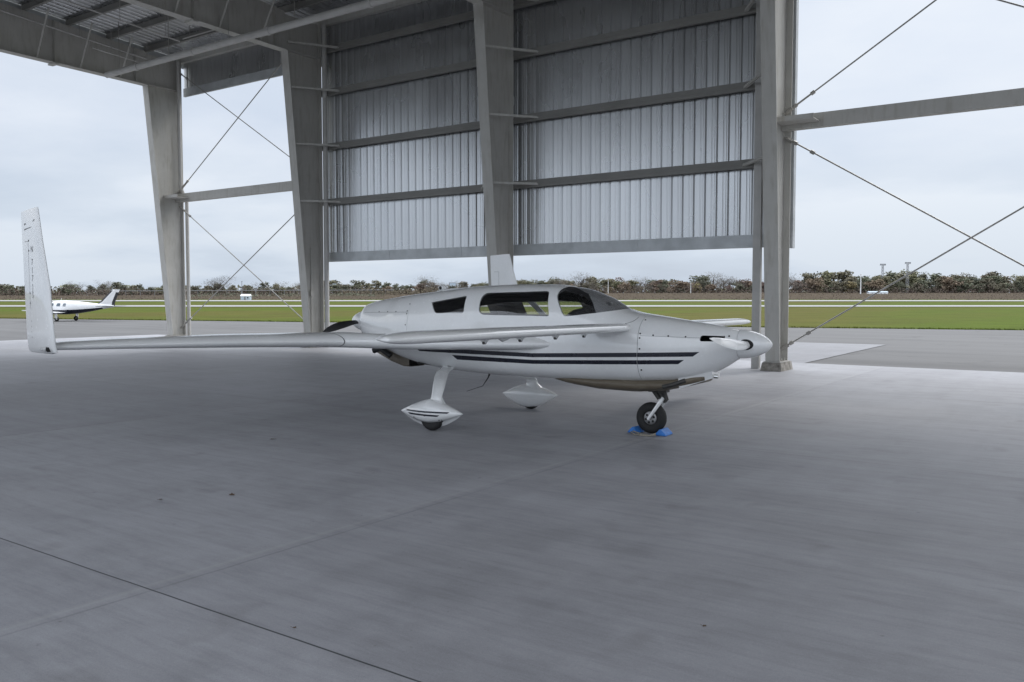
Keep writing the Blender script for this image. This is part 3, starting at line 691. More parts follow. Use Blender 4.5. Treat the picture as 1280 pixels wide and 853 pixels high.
# spinner with blade openings, front propeller
def spinner(x0, x1, r0, zc, sgn=1):
    prof = [(x0 + (x1-x0)*t, r0*(1 - t**1.9)**.62 if t < 1 else .0005) for t in [0,.04,.1,.2,.3,.42,.54,.66,.76,.85,.91,.96,.985,1]]
    m_ = MB(); m_.lathe(prof, 'x', (0, 0, zc), 40); m_.lathe([(x0, r0), (x0-.012*sgn, r0-.004), (x0-.012*sgn, .01)], 'x', (0, 0, zc), 40)
    return m_
ZP = 1.172
sp = spinner(3.664, 4.035, .174, ZP).build('spinner', M['white'], AP, 50)
fp = MB(); fp.lathe([(3.70,.01), (3.70,.09), (3.80,.09), (3.80,.01)], 'x', (0,0,ZP), 20); fp = fp.build('front_propeller', M['dkmetal'], AP, 40)
def blade(axis_deg, root, tip, xp, zc, chords, name, mat, par, tw0=58, tw1=18, sw=0.0):
    secs = []; n = 16; d = Vector((0, math.cos(R(axis_deg)), math.sin(R(axis_deg)))); e = Vector((1,0,0)).cross(d); X = Vector((1,0,0))
    for i in range(17):
        t = i/16; r_ = root + (tip-root)*t; ch = np.interp(t, [c[0] for c in chords], [c[1] for c in chords]); tw = R(tw0 + (tw1-tw0)*t)
        th = ch*(.30*(1-t)**2 + .10); cd = e*math.cos(tw) + X*math.sin(tw); nn = -e*math.sin(tw) + X*math.cos(tw)
        off = cd*(-sw*t*t)
        q = Vector((xp, 0, zc)) + d*r_ + off
        secs.append([q + cd*(ch*.5*math.cos(2*PI*k/n)) + nn*(th*.5*math.sin(2*PI*k/n)) for k in range(n)])
    m_ = MB(); m_.loft(secs); return m_.build(name, mat, par, 50)
BC = [(0,.08), (.15,.115), (.4,.15), (.7,.135), (.9,.09), (1,.025)]
def scimitar(sg):
    cl = [(3.775,-.05,1.172), (3.775,-.14,1.172), (3.765,-.30,1.172), (3.725,-.50,1.186), (3.66,-.68,1.212), (3.60,-.80,1.240), (3.565,-.87,1.262)]
    ch = [.085,.088,.125,.150,.125,.075,.012]; th = [.080,.075,.045,.030,.020,.012,.004]; secs = []
    for i in range(25):
        t = i/24*6; k = min(int(t), 5); f = t-k; g = f*f*(3-2*f)
        p = Vector(cl[k])*(1-f) + Vector(cl[k+1])*f; c_ = ch[k]*(1-f)+ch[k+1]*f; h_ = th[k]*(1-f)+th[k+1]*f
        cd = Vector((.52, 0, -.86)); nn = Vector((.80, .25, .48)).normalized()
        q = [p + cd*(c_*.5*math.cos(2*PI*m/18)) + nn*(h_*.5*math.sin(2*PI*m/18)) for m in range(18)]
        secs.append([(v.x, sg*v.y, ZP + sg*(v.z-ZP)) for v in q])
    mm = MB(); mm.loft(secs); mm.build('propeller_blade', M['white'], fp, 60)
for a in (180, 0):
    scimitar(1 if a == 180 else -1)
    m_ = MB(); d = Vector((0, math.cos(R(a)), math.sin(R(a)))); c0 = Vector((3.775, 0, ZP))
    pl_ = []
    for k in range(20):       # dark cuff opening, follows the spinner flank
        t = 2*PI*k/20; ax = 3.765 + .085*math.cos(t); an = R(a) + .40*math.sin(t)
        rr = .174*(1 - ((ax-3.664)/.371)**1.9)**.62 + .0015 if ax > 3.664 else .1755
        pl_.append((ax, rr*math.cos(an), ZP + rr*math.sin(an)))
    ctr = (3.765, .171*math.cos(R(a)), ZP+.171*math.sin(R(a)))
    m_.add(pl_+[ctr], [(k, (k+1) % 20, 20) for k in range(20)]); m_.build('blade_opening', M['dark'], sp)
# rear spinner and pusher propeller
rs = spinner(-2.22, -2.52, .16, 1.36, -1).build('rear_spinner', M['white'], AP, 50)
rp = MB(); rp.lathe([(-2.36,.01), (-2.36,.08), (-2.24,.08), (-2.24,.01)], 'x', (0,0,1.36), 20); rp = rp.build('rear_propeller', M['dkmetal'], AP, 40)
for a in (184, 4): blade(a, .08, .94, -2.30, 1.36, [(0,.075),(.2,.10),(.45,.13),(.7,.115),(.9,.075),(1,.02)], 'propeller_blade', M['black'], rp, 62, 25, -.10)
# belly scoop
mb = MB(); secs = []
for x, wd, z0, z1 in ((-1.24,.19,.70,.80), (-1.35,.20,.705,.84), (-1.6,.20,.775,.92), (-1.9,.19,.90,1.05), (-2.10,.15,1.02,1.12)):
    secs.append([(x,-wd,z0+.02), (x,-wd+.02,z0), (x,wd-.02,z0), (x,wd,z0+.02), (x,wd,z1), (x,-wd,z1)])
mb.loft(secs, cap=False); mb.add([(-1.34,-.19,.71), (-1.34,.19,.71), (-1.34,.19,.84), (-1.34,-.19,.84)], [(0,1,2,3)], 1); mb.build('cooling_scoop', [M['tan'], M['dark']], AP, 30)
mb = MB(); mb.tube([(-1.50,-.30,.86), (-1.66,-.34,.965), (-1.78,-.36,.93)], .045, 12); mb.build('exhaust_pipe', M['black'], AP, 40)
# roof light and its low fairing
mb = MB(); mb.lathe([(-.065,.002), (-.06,.022), (-.045,.038), (-.02,.047), (.01,.048), (.035,.036), (.048,.004)], 'y', (-.84,.10,1.868), 20); mb.build('roof_light', M['white'], AP, 50)
mb = MB(); mb.lathe([(-.068,.001), (-.0665,.020), (-.058,.026)], 'y', (-.84,.10,1.868), 18); mb.build('light_lens', M['dark'], AP)
mb = MB(); secs = []
for x, wd, h in ((-1.0,.01,.005), (-.9,.035,.03), (-.7,.045,.035), (-.45,.035,.02), (-.2,.01,.004)):
    z0 = pchip(ST[:, 0], ST[:, 1], x) - .02; secs.append([(x, .10+wd*math.cos(PI*k/8), z0 + (h+.02)*math.sin(PI*k/8)) for k in range(9)])
mb.loft(secs); mb.build('antenna_fairing', M['white'], AP, 40)
# ---- wings
def airfoil(n=22, t=.14, camber=.02):
    up, lo = [], []
    for i in range(n+1):
        x = .5*(1-math.cos(PI*i/n)); yt = 5*t*(.2969*math.sqrt(x)-.126*x-.3516*x*x+.2843*x**3-.1036*x**4); yc = camber*4*x*(1-x)
        up.append((x, yc+yt)); lo.append((x, yc-yt))
    return up[::-1] + lo[1:-1]
def wing_secs(stn):
    out = []
    for (y, le, te, z, t, cam_) in stn:
        ch = le - te; out.append([(le - a*ch, y, z + b_*ch) for a, b_ in airfoil(22, t/ch, cam_)])
    return out
for s in (-1, 1):
    mb = MB()
    stn = [(.30,1.75,-1.98,1.12,.25,.01), (.55,1.42,-2.0,1.12,.24,.01), (.75,1.0,-2.02,1.115,.23,.012), (1.0,.45,-2.04,1.11,.215,.013), (1.3,-.20,-2.06,1.105,.20,.015), (1.55,-.74,-2.14,1.125,.205,.017), (1.68,-1.0,-2.18,1.128,.20,.018), (1.78,-1.13,-2.22,1.13,.195,.02), (1.95,-1.225,-2.27,1.132,.19,.02), (3.0,-1.67,-2.58,1.145,.165,.02), (4.2,-2.17,-2.86,1.145,.118,.02), (4.72,-2.39,-2.96,1.140,.095,.015), (4.83,-2.44,-2.97,1.14,.08,0)]
    mb.loft(wing_secs([(s*a[0],)+a[1:] for a in stn]))
    wg = mb.build('wing', M['white'], AP, 40)
    # joint line of outer panel
    mb = MB(); q = wing_secs([(s*1.742,-1.078+.003,-2.205,1.1291,.1985,.019), (s*1.748,-1.086+.003,-2.207,1.1293,.198,.019)]); mb.loft(q); mb.build('panel_joint', M['seam'], wg)
    # winglet
    TOE = .13
    mb = MB(); secs = []
    for (z, le, te, yy, t) in ((1.065,-2.50,-2.93,4.835,.03), (1.085,-2.40,-2.96,4.845,.06), (1.14,-2.40,-2.955,4.86,.075), (1.3,-2.415,-2.96,4.87,.075), (1.8,-2.465,-2.975,4.875,.062), (2.3,-2.585,-3.0,4.88,.05), (2.61,-2.655,-3.01,4.882,.042), (2.64,-2.665,-3.011,4.882,.032)):
        le, te = -2.72 + (le+2.72)*1.27, -2.72 + (te+2.72)*1.27; ch = le - te      # broad chord, toed out a few degrees
        secs.append([(le - a*ch, s*(yy + b_*ch + TOE*(le - a*ch + 2.72)), z + (.03*(1-a) if z > 2.58 else 0)) for a, b_ in airfoil(20, t/ch, 0)])
    mb.loft(secs); wl = mb.build('winglet', M['white'], wg, 40)
    # rudder seam lines + lettering on both faces, stripes near the top
    def skin_y(x, z):
        le = np.interp(z, [1.14,1.3,1.8,2.3,2.64], [-2.40,-2.415,-2.465,-2.585,-2.66]); te = np.interp(z, [1.14,1.3,1.8,2.3,2.64], [-2.955,-2.96,-2.975,-3.0,-3.011])
        le, te = -2.72 + (le+2.72)*1.27, -2.72 + (te+2.72)*1.27
        t = np.interp(z, [1.14,1.3,1.8,2.3,2.62], [.075,.075,.062,.05,.04]); yy = np.interp(z, [1.14,1.3,1.8,2.3,2.62], [4.86,4.87,4.875,4.88,4.882])
        a = min(max((le-x)/(le-te), 0), 1); f = 5*t*(.2969*math.sqrt(a)-.126*a-.3516*a*a+.2843*a**3-.1036*a**4)
        return yy + TOE*(x+2.72), f
    def decal(name, polys, mat, face, par):
        m_ = MB()
        for pg in polys:
            o_ = []
            for (x, z) in pg:
                yy, f = skin_y(x, z); o_.append((x, s*(yy + face*(f+.0022)), z))
            m_.add(o_, [tuple(range(len(o_)))])
        return m_.build(name, mat, par, fix=False)
    for face in (1, -1):
        decal('rudder_seam', [[(-2.868,1.55), (-2.864,1.55), (-2.880,2.30), (-2.884,2.30)], [(-2.99,2.30), (-2.884,2.30), (-2.884,2.304), (-2.99,2.304)]], M['seam'], face, wg)
        if face < 0: continue
        decal('winglet_stripe', [[(-2.99,2.485), (-2.72,2.515), (-2.69,2.535), (-2.70,2.54), (-2.99,2.505)], [(-2.99,2.43), (-2.80,2.45), (-2.77,2.462), (-2.99,2.445)]], M['ink'], face, wg)
        hinge = []
        for zc_ in (2.31, 2.20, 1.73, 1.62): hinge.append([(-2.872,zc_-.012), (-2.856,zc_-.012), (-2.856,zc_+.012), (-2.872,zc_+.012)])
        for zc_ in (1.42, 1.36, 1.30, 1.24): hinge.append([(-2.845,zc_-.007), (-2.835,zc_-.007), (-2.835,zc_+.007), (-2.845,zc_+.007)])
        decal('rudder_hinge', hinge, M['dkmetal'], face, wg)
    # registration letters, upright and stacked down the outer face
    m_ = MB()
    for ch_, zc_ in zip('N717JS', (2.215, 2.075, 1.985, 1.895, 1.80, 1.71)):
        cu = bpy.data.curves.new('t', 'FONT'); cu.body = ch_; cu.size = .098; cu.align_x = 'CENTER'; cu.resolution_u = 2
        to = bpy.data.objects.new('t', cu); COL.objects.link(to); dg = bpy.context.evaluated_depsgraph_get(); dg.update()
        tm = bpy.data.meshes.new_from_object(to.evaluated_get(dg)); bpy.data.objects.remove(to)
        vs = []
        for vtx in tm.vertices:
            x = -2.775 + (-s if s > 0 else 1)*vtx.co.x*.85 if s < 0 else -2.775 - vtx.co.x*.85
            z = zc_ - .035 + vtx.co.y; yy, f = skin_y(x, z); vs.append((x, s*(yy+f+.0024), z))
        m_.add(vs, [tuple(p_.vertices) for p_ in tm.polygons])
    m_.build('registration_lettering', M['ink'], wg, fix=False)
    m_ = MB(); m_.tube([(-2.62, s*4.91, 1.115), (-2.44, s*4.925, 1.12)], [.012, .03], 10); m_.build('navigation_light', M['glass'], wg, 40)
    m_ = MB(); m_.tube([(-2.47, s*4.90, 1.12), (-2.41, s*4.915, 1.122)], [.034, .03], 10); m_.build('light_socket', M['dark'], wg, 40)
# ---- canard: one surface through the nose, elevators with hinges
ZC = 1.345
mb = MB(); half = []
for y, le, te in ((.56,2.43,1.97), (.9,2.425,1.975), (2.5,2.40,1.98), (4.45,2.365,1.985)): half.append((y, le, te, .108))
for k in range(1, 11):
    a = PI/2*k/10; t = math.sin(a); u_ = 1-math.cos(a)
    y = 4.45 + .50*t; le = 2.365 - .030*u_**2; te = 1.985 + .30*u_
    half.append((y, le, te, max(.012, .108*((le-te)/.38)**.9)))
stn = [(-y, le, te, ZC, t, .03) for y, le, te, t in half[::-1]] + [(y, le, te, ZC, t, .03) for y, le, te, t in half]
mb.loft(wing_secs(stn)); can = mb.build('canard', M['white'], AP, 40)
for s in (-1, 1):
    mb = MB(); stn = []
    for y, le, te in ((.62,1.972,1.83), (2.5,1.977,1.845), (4.40,1.98,1.86)): stn.append((s*y, le, te, ZC-.004, .042, .0))
    mb.loft(wing_secs(stn)); el_ = mb.build('elevator', M['white'], can, 40)
    for y in (.83, 1.55, 2.33, 3.03):
        mb = MB(); mb.hexa([(2.00,s*y-.012,ZC-.02), (2.06,s*y-.012,ZC-.02), (2.06,s*y+.012,ZC-.02), (2.00,s*y+.012,ZC-.02)], [(1.965,s*y-.012,ZC-.105), (1.985,s*y-.012,ZC-.105), (1.985,s*y+.012,ZC-.105), (1.965,s*y+.012,ZC-.105)])
        mb.hexa([(1.90,s*y-.07,ZC-.025), (1.99,s*y-.07,ZC-.025), (1.99,s*y-.055,ZC-.025), (1.90,s*y-.055,ZC-.025)], [(1.955,s*y-.012,ZC-.095), (1.985,s*y-.012,ZC-.095), (1.985,s*y+.003,ZC-.095), (1.955,s*y+.003,ZC-.095)])
        mb.build('hinge_bracket', M['white'], can)
        mb = MB(); mb.tube([(1.972,s*y-.02,ZC-.098), (1.972,s*y+.02,ZC-.098)], .016, 8); mb.build('hinge_bolt', M['dkmetal'], can)
    mb = MB(); mb.tube([(2.02,s*2.55,ZC-.03), (1.98,s*2.7,ZC-.055), (1.96,s*2.8,ZC-.03)], [.02,.045,.02], 10); mb.build('counterweight', M['white'], can, 50)
# ---- cabin interior
mb = MB(); mb.box(-.95, 2.4, -.36, .36, .76, .78); mb.box(-.95, -.935, -.34, .34, .78, 1.60); mb.build('cabin_floor', M['dark'], AP)
mb = MB(); secs = []
for x, z0, z1 in ((1.50,1.15,1.46), (1.53,1.12,1.52), (1.60,1.12,1.565), (1.75,1.12,1.60), (2.0,1.12,1.60), (2.10,1.12,1.565), (2.18,1.12,1.50)):
    wd = halfwidth(x, z1-.05) - .055; wt = max(.05, min(wd*.85, halfwidth(x, z1) - .055)); wb_ = halfwidth(x, z0) - .06
    secs.append([(x,-wb_,z0), (x,wb_,z0), (x,wd,z1-.05), (x,wt,z1), (x,-wt,z1), (x,-wd,z1-.05)])
mb.loft(secs); mb.build('instrument_panel', M['dark'], AP, 40)
mb = MB(); mb.box(1.97, 2.05, -.25, -.15, 1.56, 1.665); ob = mb.build('compass', M['black'], AP); bv = ob.modifiers.new('b', 'BEVEL'); bv.width = .014; bv.segments = 3
def seat(x, y, h=1.60):
    mb = MB(); mb.loft([[(x+a, y+c*.22*wv_, z) for a, c in ((.05,-1),(.06,1),(-.06,1),(-.05,-1))] for x_, z, wv_ in ()] or [[(x-(z-.95)*.5+a, y+c*.22*(1 if z < 1.4 else .55), z) for a, c in ((.06,-1),(.06,1),(-.06,1),(-.06,-1))] for z in (.95,1.1,1.25,1.40,1.43,h-.03,h)])
    o = mb.build('seat', M['seat'], AP, 50); m2 = MB(); m2.box(x-.05, x+.5, y-.23, y+.23, .76, .98); q = m2.build('seat_cushion', M['seat'], o)
seat(.66, -.26, 1.74); seat(.66, .26, 1.74); seat(-.30, -.22, 1.44); seat(-.30, .22, 1.44)
# far door post seen through the cabin, coloured white as if lit
for y0, y1 in ((.001, 1), (-1, -.001)):
    if y0 > 0:
        poly = [(.36,1.745), (.46,1.745), (.69,1.49), (.58,1.49)]
        pane(poly, y0, y1, M['wht'], 'door_post', oo=-.016, oi=-.04)
# ---- landing gear
def leg(s, dz):
    pts = [(-.38,.38,.76), (-.36,.46,.725), (-.245,.72,.69), (-.075,1.0,.61), (.03,1.18,.51), (.055,1.255,.41), (.06,1.27,.33)]
    secs = []; P = [Vector((a, s*b_, c)) for a, b_, c in pts]
    # resample smooth
    ts = np.linspace(0, len(P)-1, 25); pp = []
    for t in ts:
        i = min(int(t), len(P)-2); f = t-i; p0, p1, p2, p3 = P[max(i-1,0)], P[i], P[i+1], P[min(i+2, len(P)-1)]
        pp.append(.5*((2*p1)+(p2-p0)*f+(2*p0-5*p1+4*p2-p3)*f*f+(3*p1-p0-3*p2+p3)*f**3))
    for i, p in enumerate(pp):
        t = (pp[min(i+1,24)]-pp[max(i-1,0)]).normalized(); X = (Vector((1,0,0)) - t*t.x).normalized(); N_ = t.cross(X)
        u_ = i/24; ch = .105*(1-u_) + .078*u_; th = .030
        secs.append([p + X*ch*math.cos(2*PI*k/18) + N_*th*math.sin(2*PI*k/18) for k in range(18)])
    m_ = MB(); m_.loft(secs); return m_.build('gear_leg', M['white'], AP, 50)
def fairing(s, dz):
    secs = []; yc = s*1.268; zc = .235 if s < 0 else .225
    for i in range(41):
        t = -1 + 2*i/40; x = -.02 + .50*t; a = abs(t)
        up_ = .175*(1-a**1.25)**.95 + .002; lo_ = .135*(1-a**1.7) + .002; wd = .145*(1-a**1.8)**.9 + .002; li_ = .20*(1-a**1.9) + .002
        z0 = zc + dz + .01*t
        secs.append([(x, yc + wd*math.cos(q), z0 + (up_ if math.sin(q) > 0 else (lo_ if math.cos(q)*s > .15 else (li_ if math.cos(q)*s < -.15 else (lo_+(li_-lo_)*(.5-math.cos(q)*s/.3)))))*math.copysign(abs(math.sin(q))**.9, math.sin(q))) for q in [2*PI*k/32 for k in range(32)]])
    m_ = MB(); m_.loft(secs); o = m_.build('wheel_fairing', M['white'], AP, 50)
    # fillet to leg
    m_ = MB(); sc = []
    for z, lx, ly in ((.33,.17,.105), (.385,.115,.07), (.43,.085,.042), (.50,.078,.032)):
        sc.append([(.045 - (z-.40)*.15 + lx*math.cos(2*PI*k/20), yc - s*(z-.33)*.45 + ly*math.sin(2*PI*k/20), z+dz) for k in range(20)])
    m_.loft(sc); m_.build('leg_fillet', M['white'], o, 60)
    def wsurf(x, z):
        t = (x+.02)/.5; a = min(abs(t), 1); up_ = .175*(1-a**1.25)**.95+.002; lo_ = .135*(1-a**1.7)+.002; wd = .145*(1-a**1.8)**.9+.002
        q = (z-(zc+dz+.01*t)); h = up_ if q > 0 else lo_; sn = min(abs(q)/h, 1)**(1/.9); return wd*math.sqrt(max(0, 1-sn*sn))
    for (pg, nme_) in (([(-.46,.262), (.33,.268), (.30,.246), (-.42,.243)], 'fairing_stripe'), ([(-.335,.226), (.20,.222), (.165,.200), (-.29,.204)], 'fairing_stripe')):
        n = 24; m_ = MB(); top = []; bot = []
        for k in range(n+1):
            f = k/n; xa = pg[0][0]+(pg[1][0]-pg[0][0])*f; za = pg[0][1]+(pg[1][1]-pg[0][1])*f; xb = pg[3][0]+(pg[2][0]-pg[3][0])*f; zb = pg[3][1]+(pg[2][1]-pg[3][1])*f
            top.append((xa, yc+s*(wsurf(xa, za+dz)+.002), za+dz)); bot.append((xb, yc+s*(wsurf(xb, zb+dz)+.002), zb+dz))
        m_.loft([top, bot], cap=False, closed=False); m_.build(nme_, M['stripe'], o, fix=False)
    # wheel opening rim and tyre
    m_ = MB(); prof = [(-.045,.06), (-.055,.12), (-.05,.155), (-.03,.172), (0,.177), (.03,.172), (.05,.155), (.055,.12), (.045,.06)]
    m_.lathe(prof, 'y', (.0, yc, .175+dz), 32); m_.build('tyre', M['rubber'], o, 50)
    m_ = MB(); cut_ = []
    for k in range(24):
        q = PI + PI*k/23; cut_.append((.0+.205*math.cos(q)*1.0, .155 + dz + .10*math.sin(q)*.8))
    for f_ in (s,):
        pts_ = []
        for (x, z) in cut_:
            pts_.append((x, yc + f_*(wsurf(x, z)+.0022), z))
        pts2 = [(x, yc + f_*(wsurf(x, min(z+.022, .165+dz))+.0022), min(z+.022, .165+dz)) for x, z in cut_]
        m_.loft([pts_, pts2], cap=False, closed=False)
    m_.build('wheel_opening', M['dark'], o, fix=False)
    for (x, z) in ((.17,.155), (-.02,.205), (-.22,.17)):
        m_ = MB(); yy = yc + s*wsurf(x, z+dz); m_.tube([(x, yy-s*.004, z+dz), (x, yy+s*.003, z+dz)], .010, 8); m_.build('fastener', M['dkmetal'], o)
for s, dz in ((-1, -.0127), (1, .0127)):
    leg(s, dz); fairing(s, dz)
# nose gear: castoring fork, wheel turned slightly
NG = bpy.data.objects.new('nose_gear', MB().tube([(2.66,0,.47), (2.70,0,.60)], .03, 10).mesh('nose_gear')); COL.objects.link(NG); NG.parent = AP; NG.data.materials.append(M['dkmetal'])
mb = MB(); mb.box(2.50, 2.74, -.06, .06, .535, .575); mb.tube([(2.56,-.045,.56), (2.645,-.05,.455)], .028, 8); mb.tube([(2.70,-.03,.56), (2.745,-.04,.44)], .026, 8); mb.tube([(2.56,.045,.56), (2.645,.05,.455)], .028, 8); mb.tube([(2.60,0,.55), (2.72,0,.42)], .04, 8)
mb.build('gear_linkage', M['dkmetal'], NG)
mb = MB(); mb.tube([(2.69,-.03,.46), (2.66,-.085,.40), (2.525,-.098,.20)], [.03,.028,.022], 8, flat=.7); mb.tube([(2.69,.03,.46), (2.66,.085,.40), (2.525,.098,.20)], [.03,.028,.022], 8, flat=.7); mb.tube([(2.525,-.115,.2), (2.525,.115,.2)], .016, 8)
mb.build('fork', M['white'], NG, 50)
NW = MB().lathe([(-.05,.02), (-.055,.07), (-.045,.085), (-.02,.09), (.02,.09), (.045,.085), (.055,.07), (.05,.02)], 'y', (2.525,0,.2), 32).build('nose_wheel', M['rim'], AP, 40)
mb = MB(); mb.lathe([(-.05,.088), (-.066,.11), (-.066,.15), (-.052,.18), (-.03,.195), (0,.2), (.03,.195), (.052,.18), (.066,.15), (.066,.11), (.05,.088)], 'y', (2.525,0,.2), 40); mb.build('tyre', M['rubber'], NW, 50)
for s in (-1, 1):
    for k in range(6):
        a = 2*PI*k/6 + .3; mb = MB(); c = (2.525+.055*math.cos(a), s*.0535, .2+.055*math.sin(a)); mb.tube([(c[0], s*.045, c[2]), (c[0], s*.0565, c[2])], .016, 10); mb.build('wheel_hole', M['dark'], NW)
# belly antenna
mb = MB(); mb.tube([(.20,-.22,.66), (.18,-.22,.61), (.09,-.22,.49), (-.18,-.22,.40)], [.014,.009,.005,.003], 6); mb.build('antenna', M['dkmetal'], AP)
# gear leg root fairing seam on the nose side: curved canopy line
mb = MB(); q = []
for k in range(9):
    a = PI*.5*k/8; x = 2.30 + .16*(math.sin(a)) ; z = 1.40 + .085*(1-math.cos(a)); q.append((x, -(halfwidth(x, z)+.001), z))
mb.tube(q, .003, 5); mb.build('canopy_seam', M['seam'], AP)

# ------------------------------------------------------------------ chocks at the nose wheel
loc = AP.matrix_basis @ Vector((2.525, 0, 0))
CK = empty('wheel_chocks', (loc.x, loc.y, 0), (0, 0, .062-.10), label='pair of blue wheel chocks on a dirty rope at the nose wheel', cat='wheel chocks')
def chock(x, y, sg, rz):
    mb = MB(); L = .115; pr_ = [(0,.004), (.14,.004), (.13,.025), (.07,.082), (.05,.082), (.0,.025)]
    mb.loft([[(sg*a, yy, z) for a, z in pr_] for yy in (-L, L)]); o = mb.build('chock', M['blue'], CK)
    o.location = (x, y, 0); o.rotation_euler = (0, 0, rz); bv = o.modifiers.new('b', 'BEVEL'); bv.width = .006; bv.segments = 2
chock(.125, -.03, 1, .08); chock(-.125, -.03, -1, -.06)
mb = MB(); mb.tube([(-.20,-.17,.02), (-.12,-.24,.012), (.0,-.29,.012), (.10,-.27,.012), (.16,-.19,.02)], .010, 6); mb.tube([(-.18,-.15,.03), (-.02,-.21,.014), (.10,-.23,.012), (.14,-.16,.03)], .009, 6); mb.build('rope', M['rope'], CK)

# ------------------------------------------------------------------ parked twin in the distance
dep = 62.0
BP = empty('parked_airplane', view(latpx(77.5, dep), dep, -.03), label='small white and black airplane parked on the far apron behind the winglet', cat='airplane')
yawb = math.atan2(FWD.y, FWD.x)
BP.rotation_euler = (0, 0, math.atan2(-RGT.y, -RGT.x) - .20)      # nose to the left, turned slightly towards us
BP.scale = (.68, .66, .63)
def bsec(x, w_, z0, z1, n=20): return [(x, w_*math.copysign(abs(math.cos(2*PI*k/n))**.85, math.cos(2*PI*k/n)), (z0+z1)/2 + (z1-z0)/2*math.copysign(abs(math.sin(2*PI*k/n))**.9, math.sin(2*PI*k/n))) for k in range(n)]
mb = MB(); mb.loft([bsec(*a) for a in ((3.1,.08,1.15,1.35), (2.9,.34,.92,1.52), (2.3,.50,.82,1.68), (1.6,.60,.78,1.86), (1.1,.64,.78,2.22), (.6,.66,.78,2.34), (-.6,.66,.78,2.36), (-1.6,.58,.88,2.28), (-2.6,.42,1.12,2.12), (-3.6,.22,1.42,1.96), (-4.4,.06,1.62,1.84))]); mb.build('fuselage', M['wht'], BP, 50)
mb = MB(); mb.loft([[(x, y*1.012, z - .012) for x, y, z in bsec(*a)[11:]] for a in ((2.9,.34,.92,1.52), (2.3,.50,.82,1.68), (1.6,.60,.78,1.86), (1.1,.64,.78,2.22), (.6,.66,.78,2.34), (-.6,.66,.78,2.36), (-1.6,.58,.88,2.28), (-2.6,.42,1.12,2.12), (-3.6,.22,1.42,1.96))], cap=False, closed=False); mb.build('black_belly_paint', M['stripe'], BP, 50)
for s in (-1, 1):
    mb = MB(); mb.loft(wing_secs([(s*.4,.75,-.9,.95,.20,.02), (s*2.0,.6,-.75,1.02,.16,.02), (s*5.4,.35,-.45,1.30,.09,.02)])); mb.build('wing', M['wht'], BP, 40)
    mb = MB(); mb.loft(wing_secs([(s*.08,-3.55,-4.45,1.72,.09,0), (s*2.1,-3.95,-4.5,1.74,.05,0)])); mb.build('stabiliser', M['black'], BP, 40)
    for x0, x1, z0, z1 in ((1.1,1.48,1.66,1.98), (.5,1.0,1.72,2.06), (-.32,.14,1.70,2.06), (-.98,-.62,1.70,2.04)):
        mb = MB(); pg = round_poly([(x0,z0), (x1,z0), (x1-.06,z1), (x0,z1)], .08)
        yv = lambda x, z: np.interp(x, [-1.6,-.6,.6,1.1,1.6], [.58,.66,.66,.64,.60])*max(0.05, 1-abs((z-1.57)/.80)**2.3)**.45 + .012
        mb.add([(x, s*yv(x, z), z) for x, z in pg], [tuple(range(len(pg)))]); mb.build('window', M['farglass'], BP)
    mb = MB(); mb.tube([(-.55,s*1.55,1.0), (-.55,s*1.55,.25)], .06, 8); mb.box(-.72, -.40, s*1.62, s*1.64, .38, 1.0); g_ = mb.build('main_gear', M['wht'], BP)
    mb = MB(); mb.lathe([(-.08,.12), (-.09,.22), (0,.29), (.09,.22), (.08,.12)], 'y', (-.55,s*1.48,.29), 20); mb.build('tyre', M['rubber'], g_, 50)
mb = MB(); mb.tube([(1.28,0,.95), (1.32,0,.25)], .05, 8); g_ = mb.build('nose_gear', M['wht'], BP); mb = MB(); mb.lathe([(-.07,.1), (-.08,.2), (0,.26), (.08,.2), (.07,.1)], 'y', (1.32,0,.26), 20); mb.build('tyre', M['rubber'], g_, 50)
mb = MB(); mb.loft([[(a, y_, z) for a, y_ in ((le,0),(le-.25,.05),(te,0),(le-.25,-.05))] for z, le, te in ((1.75,-2.75,-4.35), (2.2,-3.35,-4.45), (3.55,-4.25,-4.85), (3.62,-4.35,-4.86))]); mb.build('tail_fin', M['wht'], BP)
mb = MB(); mb.loft([[(a, y_, z) for a, y_ in ((le+.02,0),(le-.14,.045),(le-.14,-.045))] for z, le in ((1.95,-3.05), (2.2,-3.35), (3.5,-4.21))]); mb.build('fin_stripe', M['black'], BP)
mb = MB(); mb.loft([[(a, y_, z) for a, y_ in ((te+.20,.032),(te-.02,0),(te+.20,-.032))] for z, te in ((1.7,-4.42), (2.2,-4.47), (3.3,-4.78))]); mb.build('rudder_stripe', M['black'], BP)
mb = MB(); mb.lathe([(3.1,.17), (3.2,.16), (3.35,.09), (3.42,.01)], 'x', (0,0,1.25), 18); s_ = mb.build('spinner', M['chrome'], BP, 50)
for a in (90, 210, 330): blade(a, .06, 1.0, 3.18, 1.25, [(0,.1),(.5,.17),(1,.06)], 'propeller_blade', M['black'], BP, 50, 20)
mb = MB(); mb.tube([(.1,0,2.35), (-.02,0,2.62)], .02, 5); mb.build('antenna', M['wht'], BP)
for sg in (-1, 1):
    mb = MB(); mb.box(1.35, 1.75, sg*.615-.01, sg*.615+.01, 1.42, 1.54); mb.build('inlet', M['dark'], BP)

for o_ in BP.children:
    if o_.type == 'MESH':
        for v in o_.data.vertices:
            if v.co.x < -1.0: v.co.x = -1.0 + (v.co.x + 1.0)*1.55
